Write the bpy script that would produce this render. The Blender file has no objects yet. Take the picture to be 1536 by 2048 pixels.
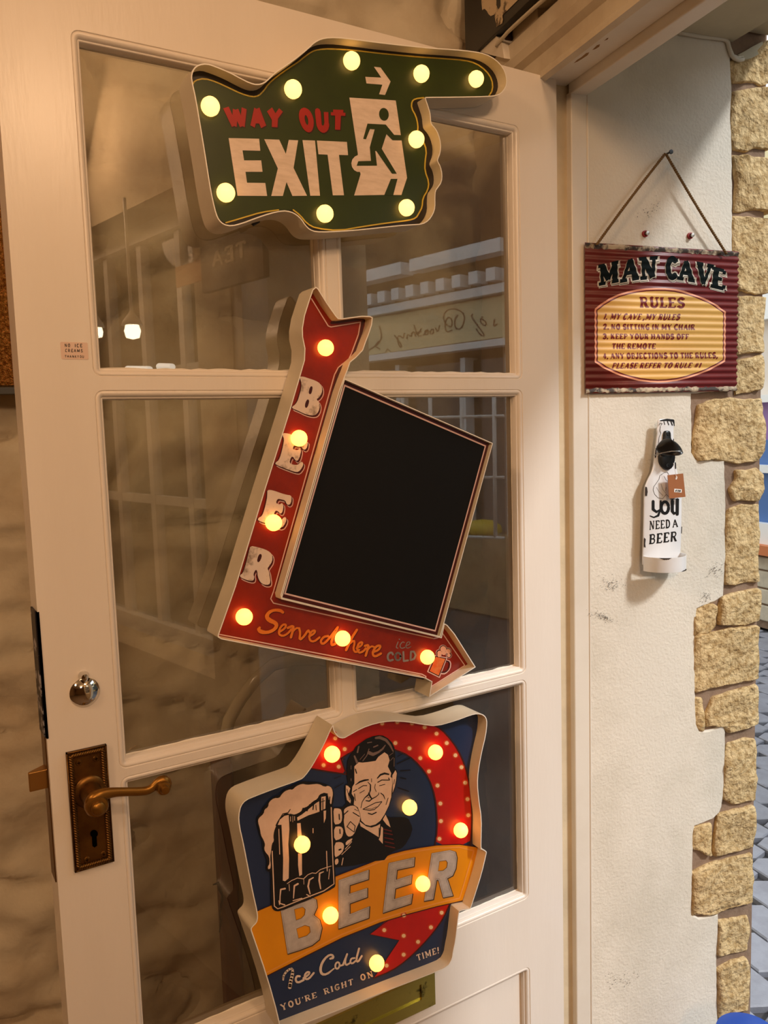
import bpy, bmesh, math, random
from mathutils import Vector, Matrix, noise
from mathutils.geometry import tessellate_polygon
random.seed(7)
scene = bpy.context.scene
COL = scene.collection
# ------------------------------------------------------------------ camera
F = 1622.04
CAM = Vector((-0.88755, -0.93022, 1.47686))
CR = Vector((0.85187202, -0.52286561, -0.03042402))
CU = Vector((0.07962492, 0.07187652, 0.99423017))
CF = Vector((0.51766199, 0.84937938, -0.10286273))
cd = bpy.data.cameras.new('camera'); cam = bpy.data.objects.new('camera', cd); COL.objects.link(cam)
cd.sensor_fit = 'VERTICAL'; cd.sensor_height = 24.0; cd.lens = F / 2048 * 24.0; cd.clip_start = 0.02
M = Matrix.Identity(4)
for i in range(3):
    M[i][0] = CR[i]; M[i][1] = CU[i]; M[i][2] = -CF[i]; M[i][3] = CAM[i]
cam.matrix_world = M
scene.camera = cam
# wall frame: O points out through the doorway reveal, H along the shop front (from the hinge into the room side)
A11 = math.radians(11)
O = Vector((math.cos(A11), -math.sin(A11), 0)); H = Vector((-math.sin(A11), -math.cos(A11), 0)); Z = Vector((0, 0, 1))
def ohz(o, h, z): return O * o + H * h + Z * z
# ------------------------------------------------------------------ world, lights, exposure
w = bpy.data.worlds.new('sky'); scene.world = w; w.use_nodes = True
bg = w.node_tree.nodes['Background']; bg.inputs[0].default_value = (0.86, 0.93, 1.0, 1); bg.inputs[1].default_value = 4.2
sd = bpy.data.lights.new('sun', 'SUN'); sun = bpy.data.objects.new('sun', sd); COL.objects.link(sun)
sd.energy = 5.6; sd.angle = math.radians(6.5); sd.color = (1.0, 1.0, 1.0)
sdir = ohz(0.66, 0.85, 0.95).normalized()
sun.rotation_euler = sdir.to_track_quat('Z', 'Y').to_euler(); sun.location = ohz(3, 3, 4)
def area(name, loc, target, size, power, color, spread=None):
    l = bpy.data.lights.new(name, 'AREA'); o = bpy.data.objects.new(name, l); COL.objects.link(o)
    l.shape = 'DISK'; l.size = size; l.energy = power; l.color = color
    o.location = loc; o.rotation_euler = (Vector(loc) - Vector(target)).to_track_quat('Z', 'Y').to_euler()
    return o
WARM = (1.0, 0.62, 0.345)
area('ceiling_spot', ohz(-0.16, 1.55, 2.35), (-0.35, 0, 1.3), 0.14, 12.5, WARM)
area('ceiling_spot_back', ohz(-0.9, 3.0, 2.45), (-0.5, 0, 1.0), 0.3, 48, WARM)
area('ceiling_spot_far', ohz(-1.9, 1.2, 2.5), (-1.0, 0.3, 0.8), 0.3, 22, WARM)
scene.view_settings.view_transform = 'Standard'; scene.view_settings.look = 'None'
scene.view_settings.gamma = 1.0; scene.view_settings.use_curve_mapping = False
scene.view_settings.exposure = -1.25
# ------------------------------------------------------------------ unprojection
def ray(x, y): return CF * F + CR * (x - 768) - CU * (y - 1024)
class Plane:
    def __init__(s, N, U, n): s.N = N; s.U = U; s.n = n
    def uv(s, x, y):
        d = ray(x, y); P = CAM + d * ((s.n - CAM.dot(s.N)) / d.dot(s.N)); return P.dot(s.U), P.z
    def P(s, u, v, e=0.0): return s.N * (s.n + e) + s.U * u + Z * v
    def px(s, x, y, e=0.0):
        u, v = s.uv(x, y); return s.P(u, v, e)
def door_pl(d): return Plane(Vector((0, -1, 0)), Vector((1, 0, 0)), d)
H0 = -0.005
def rev_pl(d): return Plane(H, O, H0 + d)
def crop(x0, y0, s): return lambda pts: [(x0 + p[0] / s, y0 + p[1] / s) for p in pts]
def chaikin(p, closed=True, k=1):
    for _ in range(k):
        q = []; n = len(p)
        for i in range(n if closed else n - 1):
            a = p[i]; b = p[(i + 1) % n]
            q += [(a[0] * .75 + b[0] * .25, a[1] * .75 + b[1] * .25), (a[0] * .25 + b[0] * .75, a[1] * .25 + b[1] * .75)]
        p = q if closed else [p[0]] + q + [p[-1]]
    return p
# ------------------------------------------------------------------ materials
def s2l(c):
    return tuple((v / 12.92 if v <= .04045 else ((v + .055) / 1.055) ** 2.4) for v in c)
MATS = {}
def mat(name, rgb, rough=.5, metal=0, spec=.5, bump=0, bscale=60, mottle=0, mscale=8, rgb2=None, emis=None, estr=0, stretch=None, coat=0, mlo=.4, mhi=.65, bdist=.002, sss=0):
    if name in MATS: return MATS[name]
    m = bpy.data.materials.new(name); m.use_nodes = True; MATS[name] = m
    nt = m.node_tree; b = nt.nodes['Principled BSDF']; L = nt.links
    c = s2l([v / 255 for v in rgb]) + (1,)
    b.inputs['Base Color'].default_value = c; b.inputs['Roughness'].default_value = rough
    b.inputs['Metallic'].default_value = metal; b.inputs['Specular IOR Level'].default_value = spec
    b.inputs['Coat Weight'].default_value = coat
    if emis:
        b.inputs['Emission Color'].default_value = s2l([v / 255 for v in emis]) + (1,); b.inputs['Emission Strength'].default_value = estr
    if bump or mottle:
        g = nt.nodes.new('ShaderNodeNewGeometry'); mp = nt.nodes.new('ShaderNodeMapping'); L.new(g.outputs['Position'], mp.inputs[0])
        if stretch: mp.inputs['Scale'].default_value = stretch
        if bump:
            n = nt.nodes.new('ShaderNodeTexNoise'); n.inputs['Scale'].default_value = bscale; n.inputs['Detail'].default_value = 5
            L.new(mp.outputs[0], n.inputs['Vector']); bp = nt.nodes.new('ShaderNodeBump'); bp.inputs['Strength'].default_value = bump; bp.inputs['Distance'].default_value = bdist
            L.new(n.outputs[0], bp.inputs['Height']); L.new(bp.outputs[0], b.inputs['Normal'])
        if mottle:
            n2 = nt.nodes.new('ShaderNodeTexNoise'); n2.inputs['Scale'].default_value = mscale; n2.inputs['Detail'].default_value = 6; n2.inputs['Roughness'].default_value = .65
            L.new(mp.outputs[0], n2.inputs['Vector'])
            r = nt.nodes.new('ShaderNodeValToRGB'); r.color_ramp.elements[0].position = mlo; r.color_ramp.elements[1].position = mhi
            c2 = s2l([v / 255 for v in (rgb2 or [q * .7 for q in rgb])]) + (1,)
            r.color_ramp.elements[0].color = c; r.color_ramp.elements[1].color = tuple(c[i] * (1 - mottle) + c2[i] * mottle for i in range(3)) + (1,)
            L.new(n2.outputs[0], r.inputs[0]); L.new(r.outputs[0], b.inputs['Base Color'])
    return m
PAINT = mat('door_paint', (236, 226, 214), .28, bump=.28, bscale=160, stretch=(1, 1, .18), spec=.5, bdist=.0008, mottle=.25, mscale=5, rgb2=(214, 200, 182))
TRIM = mat('trim_paint', (234, 226, 212), .35, bump=.15, bscale=90, mottle=.3, mscale=7, rgb2=(210, 198, 180), bdist=.001)
OLDTRIM = mat('old_trim_paint', (222, 212, 192), .5, bump=.3, bscale=40, mottle=.5, mscale=6, rgb2=(168, 146, 116), stretch=(.4, 1, 1), bdist=.002)
PLASTER = mat('plaster', (232, 224, 208), .9, bump=.5, bscale=210, mottle=.65, mscale=4, rgb2=(192, 184, 164), bdist=.0022, mlo=.45, mhi=.75)
ROUGHWALL = mat('rough_plaster', (208, 196, 172), .85, bump=1, bscale=26, mottle=.5, mscale=6, rgb2=(176, 150, 114), bdist=.004)
CEIL = mat('soffit_paint', (206, 198, 172), .9, bump=.3, bscale=60, mottle=.3, mscale=5)
STONE = mat('quoin_stone', (224, 195, 144), .95, bump=1.0, bscale=130, mottle=.8, mscale=85, rgb2=(168, 132, 78), bdist=.006, mlo=.42, mhi=.62)
MORTAR = mat('mortar', (150, 124, 102), .95, bump=1, bscale=50, mottle=.5, mscale=30, rgb2=(110, 88, 70), bdist=.004)
TIN = mat('sign_sheet_metal', (218, 206, 182), .35, bump=.05, bscale=20, mottle=.15, mscale=12)
LIP = mat('sign_lip', (250, 244, 232), .4)
BULB = mat('bulb_glow', (255, 236, 160), .4, emis=(255, 166, 72), estr=9.5)
BULBG = mat('bulb_glow_green_sign', (255, 236, 160), .4, emis=(255, 190, 104), estr=6.5)
GREEN = mat('exit_green', (48, 62, 18), .35, mottle=.4, mscale=20, rgb2=(36, 48, 14)); GREENDK = mat('exit_edge_dark', (34, 26, 16), .4)
YEL = mat('exit_yellow_line', (205, 178, 66), .4); RED = mat('way_out_red', (168, 34, 26), .4); REDSH = mat('way_out_shadow', (60, 14, 12), .4)
PRINT = mat('print_white', (236, 214, 196), .45, mottle=.45, mscale=160, rgb2=(200, 176, 150), stretch=(.25, 1, 1))
MAROON = mat('arrow_red', (150, 36, 12), .3, mottle=.5, mscale=30, rgb2=(112, 20, 10)); MARDK = mat('arrow_dark', (68, 8, 10), .3); PINK = mat('arrow_pink_line', (228, 192, 184), .4)
DISTRESS = mat('distressed_white', (236, 216, 200), .45, mottle=.9, mscale=70, rgb2=(150, 128, 108), mlo=.52, mhi=.68)
BOARD = mat('chalkboard', (12, 12, 13), .7, bump=.05, bscale=300, spec=.25)
ORANGE = mat('script_orange', (238, 132, 40), .4, mottle=.4, mscale=50, rgb2=(210, 90, 24)); GREY = mat('ice_grey', (150, 144, 142), .3, mottle=.4, mscale=60, rgb2=(90, 86, 84))
BLUE = mat('beer_blue', (34, 50, 84), .35); RRED = mat('beer_ring_red', (196, 22, 10), .35, mottle=.3, mscale=18, rgb2=(150, 14, 6)); RDK = mat('beer_ring_edge', (70, 24, 18), .4)
DOT = mat('printed_lamp', (246, 206, 158), .4); DOTH = mat('printed_lamp_halo', (206, 66, 26), .4)
BANNER = mat('banner_yellow', (236, 152, 8), .35, mottle=.3, mscale=10, rgb2=(216, 128, 6)); BANLINE = mat('banner_line', (238, 158, 70), .4)
INK = mat('print_black', (16, 12, 12), .4); SKIN = mat('print_cream', (240, 204, 176), .45, mottle=.35, mscale=50, rgb2=(212, 172, 142)); HAIR = mat('print_grey', (128, 106, 98), .4)
TIE = mat('print_tie', (98, 30, 24), .4); LETG = mat('letter_grey', (200, 188, 178), .4, mottle=.6, mscale=60, rgb2=(160, 148, 138)); LETED = mat('letter_edge', (86, 66, 44), .4)
BRASS = mat('aged_brass', (118, 82, 36), .38, metal=.85, mottle=.6, mscale=40, rgb2=(78, 48, 22)); BRASSL = mat('lever_brass', (146, 104, 44), .36, metal=.85, mottle=.4, mscale=40, rgb2=(120, 78, 30))
BRASSP = mat('letter_plate_brass', (170, 156, 78), .25, metal=.8, mottle=.9, mscale=40, rgb2=(64, 60, 26), mlo=.6, mhi=.68); CHROME = mat('chrome', (220, 218, 214), .06, metal=1)
DARK = mat('dark_void', (4, 3, 3), .9, spec=0); IRON = mat('black_iron', (20, 20, 21), .35, spec=.6)
ENAMEL = mat('white_enamel', (240, 240, 240), .22, mottle=.15, mscale=12, coat=.3); RUST = mat('chipped_rust', (48, 34, 24), .8)
CARD = mat('brown_card', (160, 98, 54), .7); LABEL = mat('label_paper', (246, 240, 232), .6)
TAPE = mat('tape', (226, 196, 178), .4); ROPE = mat('jute', (128, 100, 62), .95, bump=.8, bscale=500)
MCRED = mat('corrugated_maroon', (112, 34, 34), .4, mottle=.5, mscale=30, rgb2=(84, 24, 28)); MCYEL = mat('panel_ochre', (232, 180, 92), .45, mottle=.4, mscale=14, rgb2=(212, 152, 66), stretch=(.3, .3, 1.5))
MCPINK = mat('panel_pink_line', (238, 158, 118), .5); MCRUST = mat('worn_edge', (196, 176, 146), .7, mottle=1, mscale=45, rgb2=(58, 44, 34), mlo=.42, mhi=.55)
MCCREAM = mat('letter_outline_cream', (206, 192, 170), .5)
WOOD = mat('old_wood', (98, 50, 26), .6, mottle=.8, mscale=30, rgb2=(70, 34, 18), stretch=(1, 1, .1)); PLUG = mat('red_plug', (150, 20, 16), .5)
GLITTER = mat('glitter', (150, 92, 40), .25, metal=.9, bump=1, bscale=500, bdist=.004, mottle=1, mscale=260, rgb2=(240, 180, 100)); CABLE = mat('white_cable', (214, 206, 188), .5)
CREAMP = mat('fascia_cream', (222, 206, 158), .6); WHITEP = mat('white_joinery', (240, 240, 236), .5); SHADE = mat('dark_interior', (60, 48, 34), .8)
SCRIPT = mat('fascia_script', (104, 64, 36), .6); PAVER = mat('paver', (150, 152, 162), .5, bump=.4, bscale=80, mottle=.5, mscale=12, rgb2=(120, 120, 128)); JOINT = mat('paving_joint', (74, 72, 74), .9)
BLUEP = mat('blue_plastic', (24, 78, 178), .3); PURPLE = mat('purple_poster', (150, 110, 170), .5); SHOPBLUE = mat('shop_blue', (70, 110, 170), .5); YPL = mat('yellow_plastic', (226, 196, 40), .4)
LAMP = mat('lamp_glow', (255, 240, 210), .4, emis=(255, 236, 196), estr=30); CLEAR = mat('translucent_tube', (210, 200, 176), .12, spec=.8)
TUBELIGHT = mat('tube_light', (255, 250, 240), .4, emis=(255, 248, 230), estr=8)
def glass_mat(name, tint, dust, ior):
    m = bpy.data.materials.new(name); m.use_nodes = True; nt = m.node_tree; nt.nodes.clear(); L = nt.links
    o = nt.nodes.new('ShaderNodeOutputMaterial'); tr = nt.nodes.new('ShaderNodeBsdfTransparent'); tr.inputs[0].default_value = tint + (1,)
    gl = nt.nodes.new('ShaderNodeBsdfGlossy'); gl.inputs['Roughness'].default_value = 0.012; gl.inputs['Color'].default_value = (1, 1, 1, 1)
    fr = nt.nodes.new('ShaderNodeFresnel'); fr.inputs['IOR'].default_value = ior
    mx = nt.nodes.new('ShaderNodeMixShader'); L.new(fr.outputs[0], mx.inputs[0]); L.new(tr.outputs[0], mx.inputs[1]); L.new(gl.outputs[0], mx.inputs[2])
    df = nt.nodes.new('ShaderNodeBsdfDiffuse'); df.inputs[0].default_value = (.8, .76, .68, 1)
    g = nt.nodes.new('ShaderNodeNewGeometry'); n = nt.nodes.new('ShaderNodeTexNoise'); n.inputs['Scale'].default_value = 7; n.inputs['Detail'].default_value = 6
    L.new(g.outputs['Position'], n.inputs['Vector']); mr = nt.nodes.new('ShaderNodeMapRange'); mr.inputs[1].default_value = .4; mr.inputs[2].default_value = .8
    mr.inputs[3].default_value = dust * .5; mr.inputs[4].default_value = dust * 1.8; L.new(n.outputs[0], mr.inputs[0])
    m2 = nt.nodes.new('ShaderNodeMixShader'); L.new(mr.outputs[0], m2.inputs[0]); L.new(mx.outputs[0], m2.inputs[1]); L.new(df.outputs[0], m2.inputs[2])
    L.new(m2.outputs[0], o.inputs[0]); return m
GLASS = glass_mat('door_glass', (.80, .83, .78), .03, 2.1)
GLASS2 = glass_mat('window_glass', (.95, .96, .95), .01, 1.5)
GLASSB = bpy.data.materials.new('glass_rear'); GLASSB.use_nodes = True
_nt = GLASSB.node_tree; _nt.nodes.clear(); _o = _nt.nodes.new('ShaderNodeOutputMaterial'); _t = _nt.nodes.new('ShaderNodeBsdfTransparent'); _nt.links.new(_t.outputs[0], _o.inputs[0])
# ------------------------------------------------------------------ mesh helpers
def origin(p):
    v = Vector((0, 0, 0))
    while p: v += p.location; p = p.parent
    return v
def mesh(name, verts, faces, m, parent=None, smooth=False, mi=None):
    o0 = origin(parent); me = bpy.data.meshes.new(name)
    me.from_pydata([tuple(Vector(v) - o0) for v in verts], [], faces)
    for k in (m if isinstance(m, (list, tuple)) else [m]): me.materials.append(k)
    if mi: me.polygons.foreach_set('material_index', mi)
    if smooth: me.polygons.foreach_set('use_smooth', [True] * len(me.polygons))
    me.update(); o = bpy.data.objects.new(name, me); COL.objects.link(o)
    if parent: o.parent = parent
    return o
def tag(o, label=None, cat=None, group=None, kind=None):
    if label: o['label'] = label
    if cat: o['category'] = cat
    if group: o['group'] = group
    if kind: o['kind'] = kind
    return o
def thing(name, loc, label=None, cat=None, group=None, kind=None):
    o = bpy.data.objects.new(name, None); COL.objects.link(o); o.location = loc; o.empty_display_size = .05
    return tag(o, label, cat, group, kind)
class MB:
    def __init__(s): s.v = []; s.f = []; s.mi = []
    def add(s, v, f, i=0):
        n = len(s.v); s.v += v; s.f += [tuple(k + n for k in q) for q in f]; s.mi += [i] * len(f)
    def box(s, c, i=0):   # c: 8 corners as (x0y0z0,x1y0z0,x1y1z0,x0y1z0, and z1)
        s.add(c, [(0, 3, 2, 1), (4, 5, 6, 7), (0, 1, 5, 4), (1, 2, 6, 5), (2, 3, 7, 6), (3, 0, 4, 7)], i)
    def abox(s, x0, x1, y0, y1, z0, z1, i=0):
        s.box([Vector(p) for p in ((x0, y0, z0), (x1, y0, z0), (x1, y1, z0), (x0, y1, z0), (x0, y0, z1), (x1, y0, z1), (x1, y1, z1), (x0, y1, z1))], i)
    def obox(s, o0, o1, h0, h1, z0, z1, i=0):
        s.box([ohz(*p) for p in ((o0, h1, z0), (o1, h1, z0), (o1, h0, z0), (o0, h0, z0), (o0, h1, z1), (o1, h1, z1), (o1, h0, z1), (o0, h0, z1))], i)
    def tube(s, pts, rad, n=10, flat=1.0, up=None, i=0):
        pts = [Vector(p) for p in pts]; k = len(pts); rad = rad if isinstance(rad, (list, tuple)) else [rad] * k
        vs = []; prev = None
        for j, p in enumerate(pts):
            t = (pts[min(j + 1, k - 1)] - pts[max(j - 1, 0)]).normalized()
            a = (up or (Vector((0, 0, 1)) if abs(t.z) < .9 else Vector((1, 0, 0)))) if prev is None or up else prev
            a = (a - t * a.dot(t)).normalized(); b = t.cross(a); prev = a
            vs += [p + a * (math.cos(2 * math.pi * q / n) * rad[j]) + b * (math.sin(2 * math.pi * q / n) * rad[j] * flat) for q in range(n)]
        fs = [(j * n + q, j * n + (q + 1) % n, (j + 1) * n + (q + 1) % n, (j + 1) * n + q) for j in range(k - 1) for q in range(n)]
        fs += [tuple(range(n - 1, -1, -1)), tuple(range((k - 1) * n, k * n))]
        s.add(vs, fs, i)
    def lathe(s, c, ax, prof, n=24, i=0, sx=1.0):   # prof: (radius, height along ax)
        ax = Vector(ax).normalized(); a = ax.orthogonal().normalized(); b = ax.cross(a); c = Vector(c); vs = []
        for r, h in prof: vs += [c + ax * h + (a * math.cos(2 * math.pi * q / n) + b * math.sin(2 * math.pi * q / n)) * r for q in range(n)]
        k = len(prof); fs = [(j * n + q, j * n + (q + 1) % n, (j + 1) * n + (q + 1) % n, (j + 1) * n + q) for j in range(k - 1) for q in range(n)]
        fs += [tuple(range(n - 1, -1, -1)), tuple(range((k - 1) * n, k * n))]; s.add(vs, fs, i)
    def build(s, name, m, parent=None, smooth=False):
        return mesh(name, s.v, s.f, m, parent, smooth, s.mi if len(set(s.mi)) > 1 else None)
def auto_smooth(o, ang=40):
    me = o.data; bm = bmesh.new(); bm.from_mesh(me)
    for f in bm.faces: f.smooth = True
    for e in bm.edges:
        if len(e.link_faces) != 2 or e.calc_face_angle(0) > math.radians(ang): e.smooth = False
    bm.to_mesh(me); bm.free(); return o
def bevel(o, w, seg=2):
    md = o.modifiers.new('bevel', 'BEVEL'); md.width = w; md.segments = seg; md.limit_method = 'ANGLE'; md.angle_limit = math.radians(40); return o
# --- prints: flat shapes given in picture pixels, put on a real plane
def circ(cx, cy, r, n=20, ry=None, rot=0):
    ry = ry or r; c, s_ = math.cos(rot), math.sin(rot)
    return [(cx + r * math.cos(2 * math.pi * k / n) * c - ry * math.sin(2 * math.pi * k / n) * s_, cy + r * math.cos(2 * math.pi * k / n) * s_ + ry * math.sin(2 * math.pi * k / n) * c) for k in range(n)]
SPLIT = {'border_line', 'border_shadow', 'ring_edge', 'banner_edge', 'arrow_edge', 'printed_lamp', 'printed_lamp_halo', 'exit_lettering', 'tie_stripes', 'enamel_chips', 'letter_shadow'}
STUFF = {'man_linework', 'man_skin', 'hair_highlights', 'mug_highlights', 'mug_linework', 'bottle_linework', 'served_here_lettering', 'ice_cold_lettering', 'you_lettering', 'letter_inline', 'banner_line', 'pictogram_ground', 'running_figure', 'mug_foam', 'mug_edge', 'mug_outline', 'man_outline'}
class Art:
    def __init__(s, cr=None): s.cr = cr or (lambda p: p); s.v = []; s.f = []; s.ly = []; s.pc = []; s.k = 0; s.q = 0
    def poly(s, pts, holes=(), sm=0):
        loops = [chaikin(pts, True, sm) if sm else pts] + [chaikin(h, True, sm) if sm else h for h in holes]
        n = len(s.v); flat = [p for l in loops for p in l]
        for t in tessellate_polygon([[Vector((p[0], p[1], 0)) for p in l] for l in loops]): s.f.append(tuple(k + n for k in t))
        s.v += s.cr(flat); s.mark(True); return s
    def mark(s, piece=False):
        s.ly += [s.k % 14] * (len(s.v) - len(s.ly)); s.pc += [s.q] * (len(s.f) - len(s.pc)); s.k += 1
        if piece: s.q += 1
    def rib(s, pts, wd, closed=False, sm=0, cap=True):
        if sm: pts = chaikin(pts, closed, sm)
        if closed: pts = pts + [pts[0]]
        wl = wd if isinstance(wd, (list, tuple)) else [wd] * len(pts)
        if len(wl) != len(pts):
            wl = [wl[min(len(wl) - 1, int(k * (len(wl) - 1) / max(1, len(pts) - 1) + .5))] for k in range(len(pts))]
        for j in range(len(pts) - 1):
            a, b = pts[j], pts[j + 1]; dx, dy = b[0] - a[0], b[1] - a[1]; L = math.hypot(dx, dy)
            if L < 1e-6: continue
            nx, ny = -dy / L / 2, dx / L / 2; n = len(s.v)
            s.v += s.cr([(a[0] + nx * wl[j], a[1] + ny * wl[j]), (b[0] + nx * wl[j + 1], b[1] + ny * wl[j + 1]), (b[0] - nx * wl[j + 1], b[1] - ny * wl[j + 1]), (a[0] - nx * wl[j], a[1] - ny * wl[j])])
            s.f.append((n, n + 1, n + 2, n + 3)); s.mark()
        for j, p in enumerate(pts):
            if (j in (0, len(pts) - 1)) and not cap: continue
            n = len(s.v); s.v += s.cr(circ(p[0], p[1], wl[j] / 2, 8)); s.f.append(tuple(range(n, n + 8))); s.mark()
        s.q += 1; return s
    def text(s, txt, quad, wt=(.2, .1), serif=.12, shear=0, gap=.16, dx=0, dy=0, sp=.45, sans=False):
        TL, TR, BR, BL = quad; adv = []; x = 0
        for ch in txt:
            if ch == ' ': adv.append(x); x += sp; continue
            adv.append(x); x += GL[ch][0] + gap
        W = max(x - gap, .1)
        def mp(p):
            a = (p[0] + dx + shear * (p[1] - .5)) / W; t = 1 - (p[1] + dy)
            return (((TL[0] * (1 - a) + TR[0] * a) * (1 - t) + (BL[0] * (1 - a) + BR[0] * a) * t), ((TL[1] * (1 - a) + TR[1] * a) * (1 - t) + (BL[1] * (1 - a) + BR[1] * a) * t))
        sub = Art(lambda P: s.cr([mp(p) for p in P]))
        for ch, ax in zip(txt, adv):
            if ch == ' ': continue
            wdt, strokes, ser = GL[ch]
            T, t_ = wt
            for kind, pts in strokes:
                ww = T if kind == 'T' else t_
                P = [(ax + p[0] * 1.0, p[1] * (1 - t_ * .9) + t_ * .45) for p in pts]
                sub.rib(P, ww, cap=(not sans and len(pts) > 2) or len(pts) > 2 or kind == 'd')
            if serif:
                for sx, sy in ser:
                    yy = sy * (1 - t_ * .9) + t_ * .45; sub.rib([(ax + sx - serif, yy), (ax + sx + serif, yy)], t_ * .95, cap=False)
        n = len(s.v); s.v += sub.v; s.f += [tuple(k + n for k in f) for f in sub.f]; s.ly += sub.ly; s.pc += [s.q] * len(sub.f); s.q += 1; return s
    def build(s, name, m, parent, pl, e, label=None, post=None):
        vs = [pl.px(x, y, e + l * 1.2e-5) for (x, y), l in zip(s.v, s.ly)]
        if name in SPLIT and s.q > 1:
            for q in range(s.q):
                fs = [f for f, c in zip(s.f, s.pc) if c == q]; ids = sorted({k for f in fs for k in f}); rm = {k: i for i, k in enumerate(ids)}
                o = mesh(name, [vs[k] for k in ids], [tuple(rm[k] for k in f) for f in fs], m, parent)
                if post: post(o)
            return o
        o = mesh(name, vs, s.f, m, parent)
        if post: post(o)
        if label: o['label'] = label
        if name in STUFF: o['kind'] = 'stuff'
        return o
def arc(cx, cy, rx, ry, a0, a1, n=8): return [(cx + rx * math.cos(math.radians(a0 + (a1 - a0) * k / n)), cy + ry * math.sin(math.radians(a0 + (a1 - a0) * k / n))) for k in range(n + 1)]
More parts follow.
